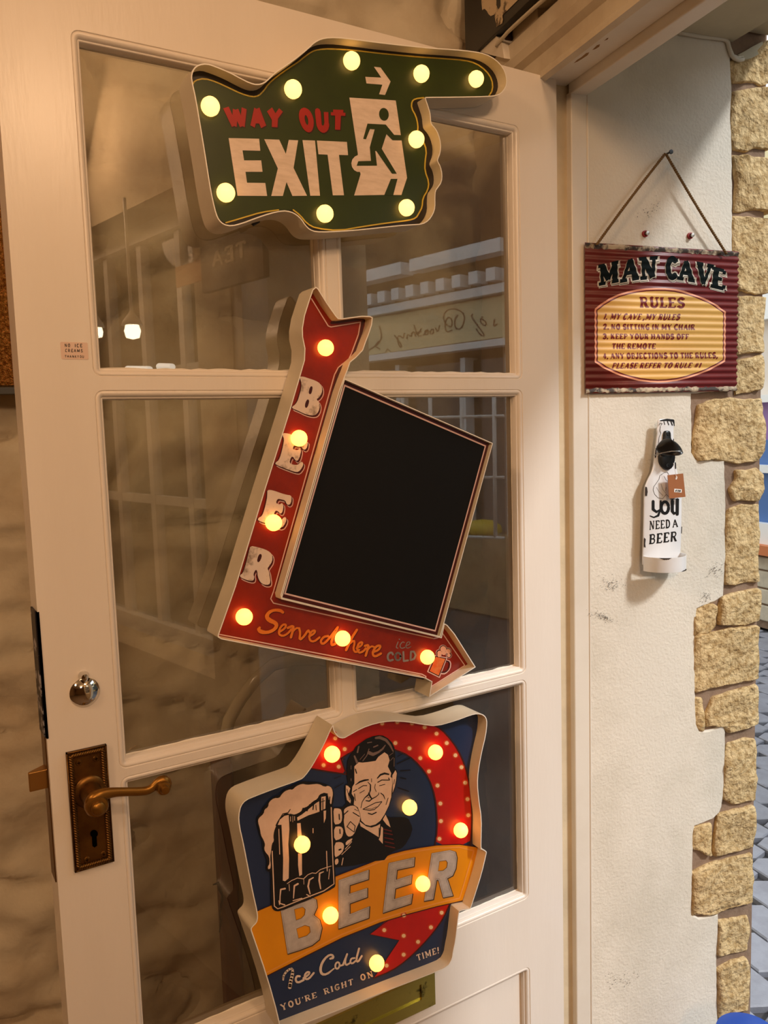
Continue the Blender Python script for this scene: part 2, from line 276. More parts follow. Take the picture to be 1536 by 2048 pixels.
GL = {
 'A': (.8, [('t', [(.08, 0), (.38, 1)]), ('T', [(.38, 1), (.70, 0)]), ('t', [(.2, .34), (.58, .34)])], [(.08, 0), (.70, 0)]),
 'B': (.68, [('T', [(.14, 0), (.14, 1)]), ('t', [(.14, 1), (.38, 1)] + arc(.38, .76, .18, .24, 90, -90) + [(.14, .52)]), ('t', [(.14, .52), (.4, .52)] + arc(.4, .26, .2, .26, 90, -90) + [(.14, 0)])], [(.1, 0), (.1, 1)]),
 'C': (.7, [('T', arc(.38, .5, .26, .5, 55, 305, 14))], [(.56, .93)]),
 'D': (.72, [('T', [(.14, 0), (.14, 1)]), ('T', [(.14, 1), (.3, 1)] + arc(.3, .5, .3, .5, 90, -90, 10) + [(.14, 0)])], [(.1, 0), (.1, 1)]),
 'E': (.64, [('T', [(.14, 0), (.14, 1)]), ('t', [(.14, 1), (.56, 1)]), ('t', [(.14, .5), (.46, .5)]), ('t', [(.14, 0), (.58, 0)]), ('t', [(.56, 1), (.56, .8)]), ('t', [(.58, 0), (.58, .2)])], [(.1, 0), (.1, 1)]),
 'F': (.62, [('T', [(.14, 0), (.14, 1)]), ('t', [(.14, 1), (.56, 1)]), ('t', [(.14, .5), (.46, .5)]), ('t', [(.56, 1), (.56, .8)])], [(.14, 0), (.1, 1)]),
 'G': (.74, [('T', arc(.38, .5, .26, .5, 50, 320, 14)), ('t', [(.42, .44), (.62, .44), (.62, .1)])], [(.56, .93)]),
 'H': (.76, [('T', [(.14, 0), (.14, 1)]), ('T', [(.6, 0), (.6, 1)]), ('t', [(.14, .5), (.6, .5)])], [(.14, 0), (.14, 1), (.6, 0), (.6, 1)]),
 'I': (.3, [('T', [(.15, 0), (.15, 1)])], [(.15, 0), (.15, 1)]),
 'J': (.56, [('T', [(.38, 1), (.38, .3)] + arc(.22, .26, .16, .26, 0, -150, 6))], [(.38, 1)]),
 'K': (.76, [('T', [(.14, 0), (.14, 1)]), ('t', [(.16, .42), (.58, 1)]), ('T', [(.28, .55), (.62, 0)])], [(.14, 0), (.14, 1), (.58, 1), (.62, 0)]),
 'L': (.6, [('T', [(.14, 0), (.14, 1)]), ('t', [(.14, 0), (.54, 0)]), ('t', [(.54, 0), (.54, .24)])], [(.14, 1), (.1, 0)]),
 'M': (1.0, [('t', [(.14, 0), (.14, 1)]), ('T', [(.16, 1), (.48, .15)]), ('t', [(.48, .15), (.8, 1)]), ('T', [(.82, 0), (.82, 1)])], [(.14, 0), (.12, 1), (.82, 0), (.84, 1)]),
 'N': (.8, [('t', [(.14, 0), (.14, 1)]), ('T', [(.16, 1), (.62, 0)]), ('t', [(.64, 0), (.64, 1)])], [(.14, 0), (.12, 1), (.64, 1)]),
 'O': (.78, [('T', arc(.38, .5, .26, .5, 0, 360, 18))], []),
 'P': (.66, [('T', [(.14, 0), (.14, 1)]), ('t', [(.14, 1), (.38, 1)] + arc(.38, .73, .19, .27, 90, -90) + [(.14, .46)])], [(.14, 0), (.1, 1)]),
 'R': (.74, [('T', [(.14, 0), (.14, 1)]), ('t', [(.14, 1), (.38, 1)] + arc(.38, .75, .19, .25, 90, -90) + [(.14, .5)]), ('T', [(.36, .5), (.6, 0)])], [(.14, 0), (.1, 1), (.62, 0)]),
 'S': (.64, [('T', arc(.32, .75, .2, .25, 35, 235, 8) + arc(.32, .25, .21, .25, 55, -145, 8))], [(.5, .92), (.13, .08)]),
 'T': (.68, [('T', [(.34, 0), (.34, 1)]), ('t', [(.06, 1), (.62, 1)]), ('t', [(.06, 1), (.06, .82)]), ('t', [(.62, 1), (.62, .82)])], [(.34, 0)]),
 'U': (.76, [('T', [(.14, 1), (.14, .3)] + arc(.37, .28, .23, .28, 180, 360, 8)), ('t', [(.6, .28), (.6, 1)])], [(.14, 1), (.6, 1)]),
 'V': (.78, [('T', [(.08, 1), (.38, 0)]), ('t', [(.38, 0), (.68, 1)])], [(.1, 1), (.68, 1)]),
 'W': (1.06, [('T', [(.06, 1), (.28, 0)]), ('t', [(.28, 0), (.52, .9)]), ('T', [(.52, .9), (.74, 0)]), ('t', [(.74, 0), (.98, 1)])], [(.06, 1), (.98, 1)]),
 'Y': (.74, [('T', [(.06, 1), (.35, .48)]), ('t', [(.64, 1), (.35, .48)]), ('T', [(.35, .5), (.35, 0)])], [(.08, 1), (.62, 1), (.35, 0)]),
 '1': (.4, [('T', [(.22, 0), (.22, 1)]), ('t', [(.06, .78), (.22, 1)])], [(.22, 0)]),
 '2': (.6, [('T', arc(.3, .74, .2, .26, 170, -40, 8) + [(.08, 0)]), ('t', [(.08, 0), (.54, 0)])], []),
 '3': (.6, [('T', arc(.27, .76, .2, .24, 150, -80, 8)), ('T', arc(.27, .26, .22, .26, 90, -150, 8))], []),
 '4': (.64, [('t', [(.42, 1), (.06, .3), (.6, .3)]), ('T', [(.42, 0), (.42, 1)])], [(.42, 0)]),
 '8': (.6, [('T', arc(.28, .76, .17, .23, 0, 360, 12)), ('T', arc(.28, .26, .2, .26, 0, 360, 12))], []),
 '0': (.6, [('T', arc(.28, .5, .2, .5, 0, 360, 14))], []),
 '#': (.7, [('t', [(.2, 0), (.3, 1)]), ('t', [(.42, 0), (.52, 1)]), ('t', [(.06, .34), (.62, .34)]), ('t', [(.1, .66), (.66, .66)])], []),
 '.': (.2, [('T', [(.08, 0), (.1, .02), (.08, .03)])], []), ',': (.2, [('T', [(.1, .04), (.08, 0), (.04, -.12)])], []),
 "'": (.16, [('t', [(.08, 1), (.06, .75)])], []), '!': (.24, [('T', [(.12, 1), (.12, .3)]), ('T', [(.12, 0), (.13, .02), (.12, .03)])], []),
 '£': (.64, [('T', arc(.36, .72, .17, .26, 20, 180, 6) + [(.2, .3), (.12, 0)]), ('t', [(.06, .44), (.44, .44)]), ('t', [(.1, 0), (.56, 0)])], []),
}
# ================================================================== SETTING
def struct(o, label=None): o['kind'] = 'structure'; return tag(o, label) if label else o
HW = -0.20      # wall behind the open door lies on h = HW
b = MB(); b.obox(-3.6, 0.40, -0.3, 4.3, -0.1, 0.0); struct(b.build('floor', mat('shop_floor', (120, 96, 70), .6, bump=.2), None))
b = MB(); b.obox(-3.6, -0.0, -0.3, 4.3, 2.62, 2.72); struct(b.build('ceiling', mat('ceiling_paint', (226, 212, 188), .8, bump=.2), None))
b = MB(); b.obox(-3.7, -3.6, -0.3, 4.3, -0.1, 2.7); struct(b.build('wall_back', mat('back_wall', (150, 118, 80), .9, bump=.4), None))
b = MB(); b.obox(-3.7, 0.4, 4.2, 4.3, -0.1, 2.7); struct(b.build('wall_right', mat('back_wall', (150, 118, 80)), None))
# rough painted stone wall behind the door (displaced sheet)
def rough_wall():
    nx, nz = 190, 210; u0, u1, z0, z1 = -1.55, -0.0, 0.0, 2.62; vs = []; fs = []
    for j in range(nz + 1):
        for i in range(nx + 1):
            u = u0 + (u1 - u0) * i / nx; z = z0 + (z1 - z0) * j / nz
            p = Vector((u * 6, z * 9, 3)); d = noise.fractal(p, 1.0, 2.0, 4) * .016
            q = Vector((u * 2.2 + 5, z * 3.2, 9)); cellr = noise.noise(q); d += cellr * .014
            crease = abs(noise.noise(Vector((u * 3.1, z * 8.5, 1)))); d -= max(0, .09 - crease) * .16
            vs.append(ohz(u, HW - .016 + d * 1.5, z))
    for j in range(nz):
        for i in range(nx):
            a = j * (nx + 1) + i; fs.append((a, a + 1, a + nx + 2, a + nx + 1))
    bk = len(vs)
    o = mesh('wall_left', vs, fs, ROUGHWALL, None, True); return struct(o)
rough_wall()
b = MB(); b.obox(-3.7, -0.0, -0.36, HW - .04, -0.1, 2.7); b.obox(-3.7, -1.55, HW - .05, HW - .01, 0, 2.7); struct(b.build('wall_left', ROUGHWALL, None))
# front wall: pier behind the frame, header, far pier, window wall
b = MB()
b.obox(-0.02, 0.40, -6.0, -0.034, -0.1, 3.4)          # pier carrying the hinges (solid core)
b.obox(-0.02, 0.054, -0.034, H0 - .012, -0.1, 3.4)
b.obox(-0.02, 0.33, -0.034, 4.3, 2.086, 3.4); b.obox(0.33, 0.41, -0.034, 4.3, 2.11, 3.4)
b.obox(-0.02, 0.40, 0.86, 1.02, -0.1, 2.09); b.obox(-0.02, 0.40, 1.02, 2.75, -0.1, 0.85); b.obox(-0.02, 0.40, 2.75, 4.3, -0.1, 2.09)
struct(b.build('wall_front', mat('front_wall_plaster', (222, 204, 172), .9, bump=.6, bscale=30, mottle=.4, mscale=5, bdist=.004), None))
b = MB(); b.obox(0.058, 0.332, -0.004, 0.86, 2.078, 2.087); b.obox(0.332, 0.412, -0.004, 0.86, 2.098, 2.112); struct(b.build('trim_7', CEIL, None))
# reveal: mortar bed, plaster coat with a ragged edge, quoin stones
R0 = rev_pl(0.0)
b = MB(); b.obox(0.054, 0.410, -0.05, H0 - .005, -0.05, 2.6)
rv = struct(b.build('wall_right_reveal', MORTAR, None)); rv.name = 'wall_reveal'
g = crop(1130, 1200, 2.416)
edge = [(1450, 66), (1463, 84), (1462, 110), (1465, 180), (1463, 230), (1465, 290), (1466, 380), (1466, 470), (1466, 505), (1462, 620), (1464, 780), (1384, 787), (1383, 815), (1385, 850), (1384, 905), (1392, 917), (1418, 921), (1450, 920), (1451, 960), (1453, 1010), (1452, 1060), (1453, 1110), (1450, 1150), (1448, 1193), (1432, 1203), (1410, 1212), (1395, 1218)] + \
    g([(640, 45), (636, 110), (630, 170), (631, 300), (632, 430), (634, 540), (637, 600), (652, 634), (700, 630), (735, 618), (768, 606), (778, 640), (777, 720), (775, 850), (768, 930), (760, 1000), (748, 1030), (715, 1062), (670, 1080), (630, 1094), (622, 1130), (621, 1220), (619, 1310), (617, 1420), (615, 1522), (648, 1538), (700, 1528), (742, 1520), (744, 1560), (741, 1640), (735, 1750), (737, 1850), (738, 1950), (742, 2060)])
eu = [R0.uv(*p) for p in edge]
pl_uv = [(0.0545, 2.085), (eu[0][0], 2.085)] + eu + [(eu[-1][0], -0.02), (0.0545, -0.02)]
# jitter the ragged edge
rag = []
for k, p in enumerate(pl_uv):
    rag.append(p)
    if 2 <= k < len(pl_uv) - 3:
        q = pl_uv[k + 1]; L = math.hypot(q[0] - p[0], q[1] - p[1]); n = int(L / .006)
        for t in range(1, n):
            rag.append((p[0] + (q[0] - p[0]) * t / n + random.uniform(-.0006, .0006), p[1] + (q[1] - p[1]) * t / n + random.uniform(-.0006, .0006)))
def slab(name, uv, n0, n1, m, parent, bev=.002, hv=None):
    c = (sum(p[0] for p in uv) / len(uv), sum(p[1] for p in uv) / len(uv)); k = len(uv); vs = []
    vs += [R0.P(p[0], p[1], n0) for p in uv]; vs += [R0.P(p[0], p[1], n1 - bev) for p in uv]
    ins = inset(uv, bev); vs += [R0.P(p[0], p[1], n1) for p in ins]
    fs = [(a, (a + 1) % k, k + (a + 1) % k, k + a) for a in range(k)] + [(k + a, k + (a + 1) % k, 2 * k + (a + 1) % k, 2 * k + a) for a in range(k)]
    for t in tessellate_polygon([[Vector((p[0], p[1], 0)) for p in ins]]): fs.append(tuple(q + 2 * k for q in t))
    return mesh(name, vs, fs, m, parent)
def inset(uv, d):
    A = sum(uv[i][0] * uv[(i + 1) % len(uv)][1] - uv[(i + 1) % len(uv)][0] * uv[i][1] for i in range(len(uv))); sg = 1 if A > 0 else -1; out = []
    n = len(uv)
    for i in range(n):
        p0, p, p1 = uv[i - 1], uv[i], uv[(i + 1) % n]
        a = Vector((p[0] - p0[0], p[1] - p0[1])); c = Vector((p1[0] - p[0], p1[1] - p[1]))
        if a.length < 1e-9 or c.length < 1e-9: out.append(p); continue
        a.normalize(); c.normalize(); na = Vector((-a.y, a.x)) * sg; nc = Vector((-c.y, c.x)) * sg; m_ = na + nc
        if m_.length < .3: m_ = na
        m_.normalize(); k = min(1 / max(m_.dot(na), .35), 2.2); out.append((p[0] + m_.x * d * k, p[1] + m_.y * d * k))
    return out
slab('plaster_coat', rag, -.005, 0.0, PLASTER, rv, .0025)['label'] = 'cream plaster coat with ragged right edge'
def cham(uv, r):
    out = []; n = len(uv)
    for i in range(n):
        p0, p, p1 = uv[i - 1], uv[i], uv[(i + 1) % n]
        for q in (p0, p1):
            L = math.hypot(q[0] - p[0], q[1] - p[1]); t = min(r / L, .3); out.append((p[0] + (q[0] - p[0]) * t, p[1] + (q[1] - p[1]) * t))
    return out
def stone(px_pts, proud=.004, parent=rv, pl=R0):
    uv = [pl.uv(*p) for p in px_pts]; q = []
    uv = inset(uv, -.0045); uv = cham(uv, .003); n = len(uv)
    for k in range(n):
        p, p1 = uv[k], uv[(k + 1) % n]; m_ = max(1, int(math.hypot(p1[0] - p[0], p1[1] - p[1]) / .010))
        for t in range(m_): q.append((p[0] + (p1[0] - p[0]) * t / m_ + random.uniform(-.0012, .0012), p[1] + (p1[1] - p[1]) * t / m_ + random.uniform(-.0012, .0012)))
    bm = bmesh.new(); i1 = inset(q, .0015); i2 = inset(q, .008)
    L0 = [bm.verts.new(pl.P(a, b_, -.045)) for a, b_ in q]; L1 = [bm.verts.new(pl.P(a, b_, proud - .0045)) for a, b_ in q]; L2 = [bm.verts.new(pl.P(a, b_, proud - .001)) for a, b_ in i1]
    n = len(q)
    for A_, B_ in ((L0, L1), (L1, L2)):
        for k in range(n): bm.faces.new((A_[k], A_[(k + 1) % n], B_[(k + 1) % n], B_[k]))
    tr = []
    for t in tessellate_polygon([[Vector((p[0], p[1], 0)) for p in i1]]):
        try: tr.append(bm.faces.new([L2[k] for k in t]))
        except ValueError: pass
    inner = list({e for f in tr for e in f.edges if len(e.link_faces) == 2 and all(x in tr for x in e.link_faces)})
    for _ in range(3):
        inner = [e for e in inner if e.is_valid and e.calc_length() > .012]
        if not inner: break
        r_ = bmesh.ops.subdivide_edges(bm, edges=inner, cuts=1); bmesh.ops.triangulate(bm, faces=[f for f in bm.faces if len(f.verts) > 4])
        S2 = set(L2); inner = [e for e in bm.edges if not all(v in S2 for v in e.verts) and all((v.co - pl.N * v.co.dot(pl.N)).length > 0 for v in e.verts) and abs(e.verts[0].co.dot(pl.N) - (pl.n + proud - .001)) < 1e-5 and abs(e.verts[1].co.dot(pl.N) - (pl.n + proud - .001)) < 1e-5]
    S2 = set(L2); sd_ = random.random() * 40
    for v in bm.verts:
        if v not in S2 and abs(v.co.dot(pl.N) - (pl.n + proud - .001)) < 1e-5:
            v.co += pl.N * (.0008 + .006 * noise.fractal(v.co * 22 + Vector((sd_, 0, 0)), 1, 2, 3))
    me = bpy.data.meshes.new('stone'); bm.to_mesh(me); bm.free(); me.materials.append(STONE)
    me.polygons.foreach_set('use_smooth', [True] * len(me.polygons))
    o = bpy.data.objects.new('stone', me); COL.objects.link(o); o.parent = parent; return o
q1 = crop(1380, 740, 3.66); t1 = crop(1100, 0, 3.413); m1 = crop(1130, 460, 2.559)
ST = [t1([(1248, 425), (1335, 385), (1400, 330), (1500, 290), (1510, 540), (1440, 565), (1400, 535), (1255, 545)]), t1([(1252, 640), (1400, 618), (1500, 612), (1510, 1000), (1400, 985), (1340, 1020), (1262, 1000), (1243, 880)]),
      t1([(1262, 1075), (1330, 1075), (1505, 1095), (1508, 1430), (1400, 1410), (1275, 1430), (1285, 1250)]), t1([(1260, 1490), (1500, 1505), (1505, 1980), (1400, 1990), (1290, 1960), (1262, 1800)]),
      m1([(885, 350), (1022, 352), (1014, 500), (1010, 618), (940, 612), (882, 628)]), m1([(890, 682), (1008, 652), (1006, 760), (1000, 806), (885, 826)]),
      q1([(75, 268), (190, 232), (290, 222), (400, 232), (515, 230), (522, 300), (540, 430), (530, 570), (500, 648), (370, 670), (262, 650), (180, 640), (55, 652), (38, 610), (38, 500), (60, 390)]),
      q1([(350, 752), (400, 752), (490, 738), (520, 775), (525, 880), (488, 945), (420, 935), (330, 940), (305, 880), (350, 810)]),
      q1([(295, 1030), (400, 1000), (497, 998), (500, 1250), (492, 1540), (440, 1535), (330, 1560), (268, 1555), (272, 1130)]),
      q1([(240, 1680), (360, 1640), (500, 1618), (502, 1750), (495, 1825), (400, 1855), (222, 1852)]), q1([(45, 1752), (110, 1735), (182, 1733), (186, 1870), (140, 1915), (42, 1928)]),
      g([(633, 185), (700, 172), (800, 148), (928, 135), (926, 375), (860, 385), (720, 412), (634, 436)]), g([(636, 485), (660, 486), (662, 622), (642, 612)]),
      g([(722, 480), (800, 455), (920, 422), (921, 595), (870, 612), (795, 630), (770, 600), (688, 602), (682, 570)]), g([(795, 705), (870, 678), (916, 682), (914, 960), (870, 965), (822, 982), (772, 958), (777, 800)]),
      g([(745, 1045), (790, 1035), (906, 1005), (905, 1190), (830, 1205), (725, 1225), (735, 1130)]), g([(626, 1108), (698, 1090), (704, 1150), (700, 1225), (628, 1195)]),
      g([(626, 1320), (690, 1288), (896, 1238), (896, 1455), (800, 1480), (720, 1512), (620, 1512)]), g([(748, 1562), (880, 1540), (880, 1688), (742, 1708)]), g([(745, 1790), (800, 1760), (868, 1738), (882, 1800), (880, 1900), (872, 1975), (800, 1990), (747, 2008)]),
      g([(735, 2110), (860, 2075), (865, 2280), (745, 2290)])]
for k, s_ in enumerate(ST): stone(s_, .0015 + (.0015 if k % 2 else 0))
# door frame (stop and rebate) around the doorway
b = MB()
b.obox(-0.016, 0.0285, -0.036, -0.0235, 0, 1.995); b.obox(0.0285, 0.0565, -0.036, H0 - .004 + .004, 0, 1.97)
b.obox(0.0565, 0.0600, -0.036, H0 + .0010, 0, 1.975)
o = struct(b.build('trim_1', TRIM, None)); bevel(o, .0018)
b = MB(); b.obox(-0.0166, 0.0285, -0.0235, 0.86, 1.981, 2.07); b.obox(0.0285, 0.0565, -0.012, 0.86, 1.966, 2.02); b.obox(0.0565, 0.061, -0.01, .86, 1.972, 2.088)
o = struct(b.build('trim_2', TRIM, None)); bevel(o, .0018)
b = MB(); b.obox(-0.016, 0.0565, 0.82, 0.862, 0, 1.97); o = struct(b.build('trim_3', TRIM, None)); bevel(o, .002)
# stepped mouldings over the doorway, running towards the room
prof = [(-0.016, 1.981), (-0.022, 1.974), (-0.031, 1.977), (-0.031, 1.986), (-0.024, 1.992), (-0.026, 2.012), (-0.036, 2.018), (-0.040, 2.030), (-0.034, 2.036), (-0.034, 2.058), (-0.028, 2.064), (-0.020, 2.066), (-0.0165, 2.0662), (-0.0165, 1.981)]
vs = [ohz(a, -0.198, z) for a, z in prof] + [ohz(a, .95, z) for a, z in prof]; n = len(prof)
struct(mesh('trim_4', vs, [(k, (k + 1) % n, n + (k + 1) % n, n + k) for k in range(n)] + [tuple(range(n)), tuple(range(2 * n - 1, n - 1, -1))], OLDTRIM, None))
# shop window in the front wall (seen mirrored in the panes)
wn = thing('window_1', ohz(0.1, 1.885, 0.85), 'white shop window beside the doorway', kind='structure')
b = MB(); b.obox(.08, .14, 1.02, 1.07, .85, 2.09); b.obox(.08, .14, 2.70, 2.75, .85, 2.09); b.obox(.08, .14, 1.07, 2.70, .85, .90); b.obox(.08, .14, 1.07, 2.70, 2.04, 2.09); b.build('window_frame', WHITEP, wn)
for k in range(1, 7):
    b = MB(); h = 1.07 + 1.63 * k / 7; b.obox(.095, .125, h - .014, h + .014, .90, 2.04); b.build('glazing_bar', WHITEP, wn)
for z in (1.28, 1.66):
    b = MB(); b.obox(.097, .123, 1.07, 2.70, z - .013, z + .013); b.build('glazing_bar', WHITEP, wn)
b = MB(); b.obox(.108, .112, 1.07, 2.70, .90, 2.04); b.build('pane', GLASS2, wn)
# ================================================================== DOOR
door = thing('door_1', (-0.381, 0.02, 0.0), 'white six-pane glazed door with brass lever, standing open into the shop', kind='structure')
UL, UR = -0.6876, -0.0727; Z1, Z2, Z3, Z4, Z5, Z6, Z7 = 1.9037, 1.5424, 1.5279, 1.0949, 1.0854, 0.7273, 0.6124
ML, MR_ = -0.394, -0.379; T = .044; W = -0.762
def dbox(name, x0, x1, z0, z1, y0=0.0, y1=T, m=PAINT, parent=door):
    b = MB(); b.abox(x0, x1, y0, y1, z0, z1); return b.build(name, m, parent)
dbox('stile', W, UL, 0.004, 1.981); dbox('stile', UR, 0.0, 0.004, 1.981)
dbox('top_rail', UL, UR, Z1, 1.981); dbox('glazing_bar', UL, UR, Z3, Z2); dbox('glazing_bar', UL, UR, Z5, Z4)
dbox('lock_rail', UL, UR, Z7, Z6); dbox('bottom_rail', UL, UR, 0.004, 0.16)
for a, c in ((Z2, Z1), (Z4, Z3), (Z6, Z5)): dbox('glazing_bar', ML, MR_, a, c)
dbox('muntin', ML - .03, MR_ + .03, .16, Z7)
GY = .0165
def rrect(x0, x1, z0, z1, r, n=5):
    out = []
    for cx, cz, a0 in ((x1 - r, z1 - r, 0), (x0 + r, z1 - r, 90), (x0 + r, z0 + r, 180), (x1 - r, z0 + r, 270)):
        out += [(cx + r * math.cos(math.radians(a0 + 90 * k / n)), cz + r * math.sin(math.radians(a0 + 90 * k / n))) for k in range(n + 1)]
    return out
def moulding(x0, x1, z0, z1, depth=GY):
    pr = [(0, 0.0), (.0008, .0014), (.0016, .0006), (.003, .0002), (.0052, .0010), (.0068, .0028), (.0076, .0050), (.0088, .0050), (.0095, .0058), (.0098, depth)]
    R = .0095; loops = [[(p[0], y, p[1]) for p in rrect(x0 + i, x1 - i, z0 + i, z1 - i, max(R - i, .0004))] for i, y in pr]
    vs = [p for l in loops for p in l]; n = len(loops[0]); fs = []
    for j in range(len(loops) - 1): fs += [(j * n + k, j * n + (k + 1) % n, (j + 1) * n + (k + 1) % n, (j + 1) * n + k) for k in range(n)]
    for c, (cx, cz) in enumerate(((x1, z1), (x0, z1), (x0, z0), (x1, z0))):
        vs.append((cx, 0.0, cz)); m_ = n // 4
        for k in range(m_ - 1): fs.append((len(vs) - 1, c * m_ + k, c * m_ + k + 1))
    o = mesh('moulding', vs, fs, PAINT, door); return auto_smooth(o, 50)
for (a, c) in ((Z2, Z1), (Z4, Z3), (Z6, Z5)):
    for (l, r) in ((UL, ML), (MR_, UR)):
        moulding(l, r, a, c)
        b = MB(); x0, x1, z0, z1 = l + .0099, r - .0099, a + .0099, c - .0099
        b.abox(x0, x1, GY, GY + .004, z0, z1, 1); b.mi[2] = 0
        p = b.build('pane', [GLASS, GLASSB], door)
        # ragged putty line round the glass
        pb = MB(); 
        for (sx0, sz0, sx1, sz1) in ((x0, z0, x1, z0), (x1, z0, x1, z1), (x0, z1, x1, z1), (x0, z0, x0, z1)):
            nn = 26
            pts = [(sx0 + (sx1 - sx0) * k / nn, GY - .0002, sz0 + (sz1 - sz0) * k / nn) for k in range(nn + 1)]
            pb.tube(pts, [random.uniform(.0004, .0022) if sz0 == sz1 == z0 else random.uniform(.0003, .001) for _ in pts], 5)
        pb.build('putty', TRIM, door)
for (l, r) in ((UL, ML - .03), (MR_ + .03, UR)):
    moulding(l, r, .16, Z7, .012); dbox('panel', l + .008, r - .008, .168, Z7 - .008, .012, .03)
# --- door furniture
D0 = door_pl(0.0)
def door_uv(pts, pl=D0): return [pl.uv(*p) for p in pts]
hc = crop(100, 1460, 5.908)
c4 = door_uv(hc([(158, 278), (640, 155), (768, 1520), (312, 1670)]))
x0 = (c4[0][0] + c4[3][0]) / 2; x1 = (c4[1][0] + c4[2][0]) / 2; zt = (c4[0][1] + c4[1][1]) / 2; zb = (c4[2][1] + c4[3][1]) / 2
hp = thing('handle_plate', (0, 0, 0)); hp.parent = door; hp.location = Vector(((x0 + x1) / 2, 0, zb)) - door.location
hp['label'] = 'aged brass lever handle on a rope-edged backplate'
E2 = .0085
b = MB(); b.abox(x0, x1, -.0022, 0.001, zb, zt); o = b.build('backplate', BRASS, hp); bevel(o, .001)
b = MB()
def rope(ax, az, bx, bz, n):
    for k in range(n):
        t = (k + .5) / n; cx = ax + (bx - ax) * t; cz = az + (bz - az) * t; dx, dz = (bx - ax) / n, (bz - az) / n; L = math.hypot(dx, dz); dx /= L; dz /= L
        sx, sz = dx * .8 + -dz * .75, dz * .8 + dx * .75; m_ = math.hypot(sx, sz); sx /= m_; sz /= m_
        b.tube([(cx - sx * .0034, -.0022, cz - sz * .0034), (cx - sx * .002, -.0048, cz - sz * .002), (cx + sx * .002, -.0048, cz + sz * .002), (cx + sx * .0034, -.0022, cz + sz * .0034)], [.0008, .0017, .0017, .0008], 6)
ro = .0045
rope(x0 + ro, zb + ro, x0 + ro, zt - ro, 44); rope(x1 - ro, zb + ro, x1 - ro, zt - ro, 44); rope(x0 + ro, zt - ro, x1 - ro, zt - ro, 13); rope(x0 + ro, zb + ro, x1 - ro, zb + ro, 13)
b.abox(x0, x0 + .0012, -.0045, 0, zb, zt); b.abox(x1 - .0012, x1, -.0045, 0, zb, zt); b.abox(x0, x1, -.0045, 0, zb, zb + .0012); b.abox(x0, x1, -.0045, 0, zt - .0012, zt)
b.build('rope_border', BRASS, hp, True)
for (a, c) in ((335, 378), (538, 328), (432, 1522), (628, 1455)):
    u, v = D0.uv(*hc([(a, c)])[0]); b = MB(); b.lathe((u, -.0022, v), (0, -1, 0), [(.0036, 0), (.0036, .0006), (.003, .0012), (0.0001, .0014)], 14)
    b.abox(u - .0018, u + .0018, -.00385, -.0034, v - .0003, v + .0003, 1); b.abox(u - .0003, u + .0003, -.00385, -.0034, v - .0018, v + .0018, 1); b.build('screw', [BRASS, DARK], hp)
a = Art(hc); a.poly(circ(515, 1215, 46, 18)).poly([(488, 1240), (545, 1240), (552, 1355), (520, 1378), (495, 1360)]); a.build('keyhole', DARK, hp, D0, .0026)
u, v = D0.uv(*hc([(465, 715)])[0])
b = MB(); b.lathe((u, -.0022, v), (0, -1, 0), [(.0185, 0), (.0185, .002), (.0165, .004), (.0125, .0045), (.0115, .010), (.0112, .026), (.0125, .034)], 28); auto_smooth(b.build('rose', BRASS, hp))
LV = door_pl(.038); lp = hc([(548, 888), (500, 900), (478, 868), (510, 822), (575, 785), (650, 752), (760, 735), (900, 730), (1040, 728), (1150, 718), (1215, 680), (1262, 628), (1310, 600), (1350, 612), (1368, 650), (1345, 686), (1325, 690)])
lp = chaikin(lp, False, 1); pts = [LV.px(*p) for p in lp]; n = len(pts)
rad = [.0038 + .0028 * math.exp(-((k / n - .22) ** 2) / .012) + .0022 * math.exp(-((k / n - .80) ** 2) / .01) for k in range(n)]
b = MB(); b.tube(pts, rad, 12, 1.3, up=Vector((0, 1, 0)))
for (cx, cy, r) in ((548, 885, .0125), (1328, 668, .0085)):
    c = LV.px(*hc([(cx, cy)])[0]); b.lathe(c + Vector((0, .007, 0)), (0, -1, 0), [(r * .9, 0), (r, .003), (r, .011), (r * .85, .0145), (r * .62, .015), (r * .6, .019), (r * .5, .0205), (.0001, .021)], 24)
auto_smooth(b.build('lever', BRASSL, hp), 50)
# mortice escutcheon
ec = crop(30, 1180, 4.655); u, v = D0.uv(*ec([(650, 950)])[0])
es = thing('escutcheon', (0, 0, 0)); es.parent = door; es.location = Vector((u, 0, v)) - door.location; es['label'] = 'round chrome keyhole cover'
b = MB(); b.lathe((u, 0, v), (0, -1, 0), [(.0165, 0), (.0165, .0012), (.0145, .0035), (.011, .006), (.006, .0078), (.0001, .0084)], 36); auto_smooth(b.build('cover', CHROME, es))
u2, v2 = D0.uv(*ec([(636, 797)])[0]); b = MB(); b.lathe((u2, 0, v2), (0, -1, 0), [(.0058, 0), (.006, .002), (.0045, .005), (.0042, .007), (.0036, .009), (.0001, .010)], 20); auto_smooth(b.build('pivot_knob', CHROME, es))
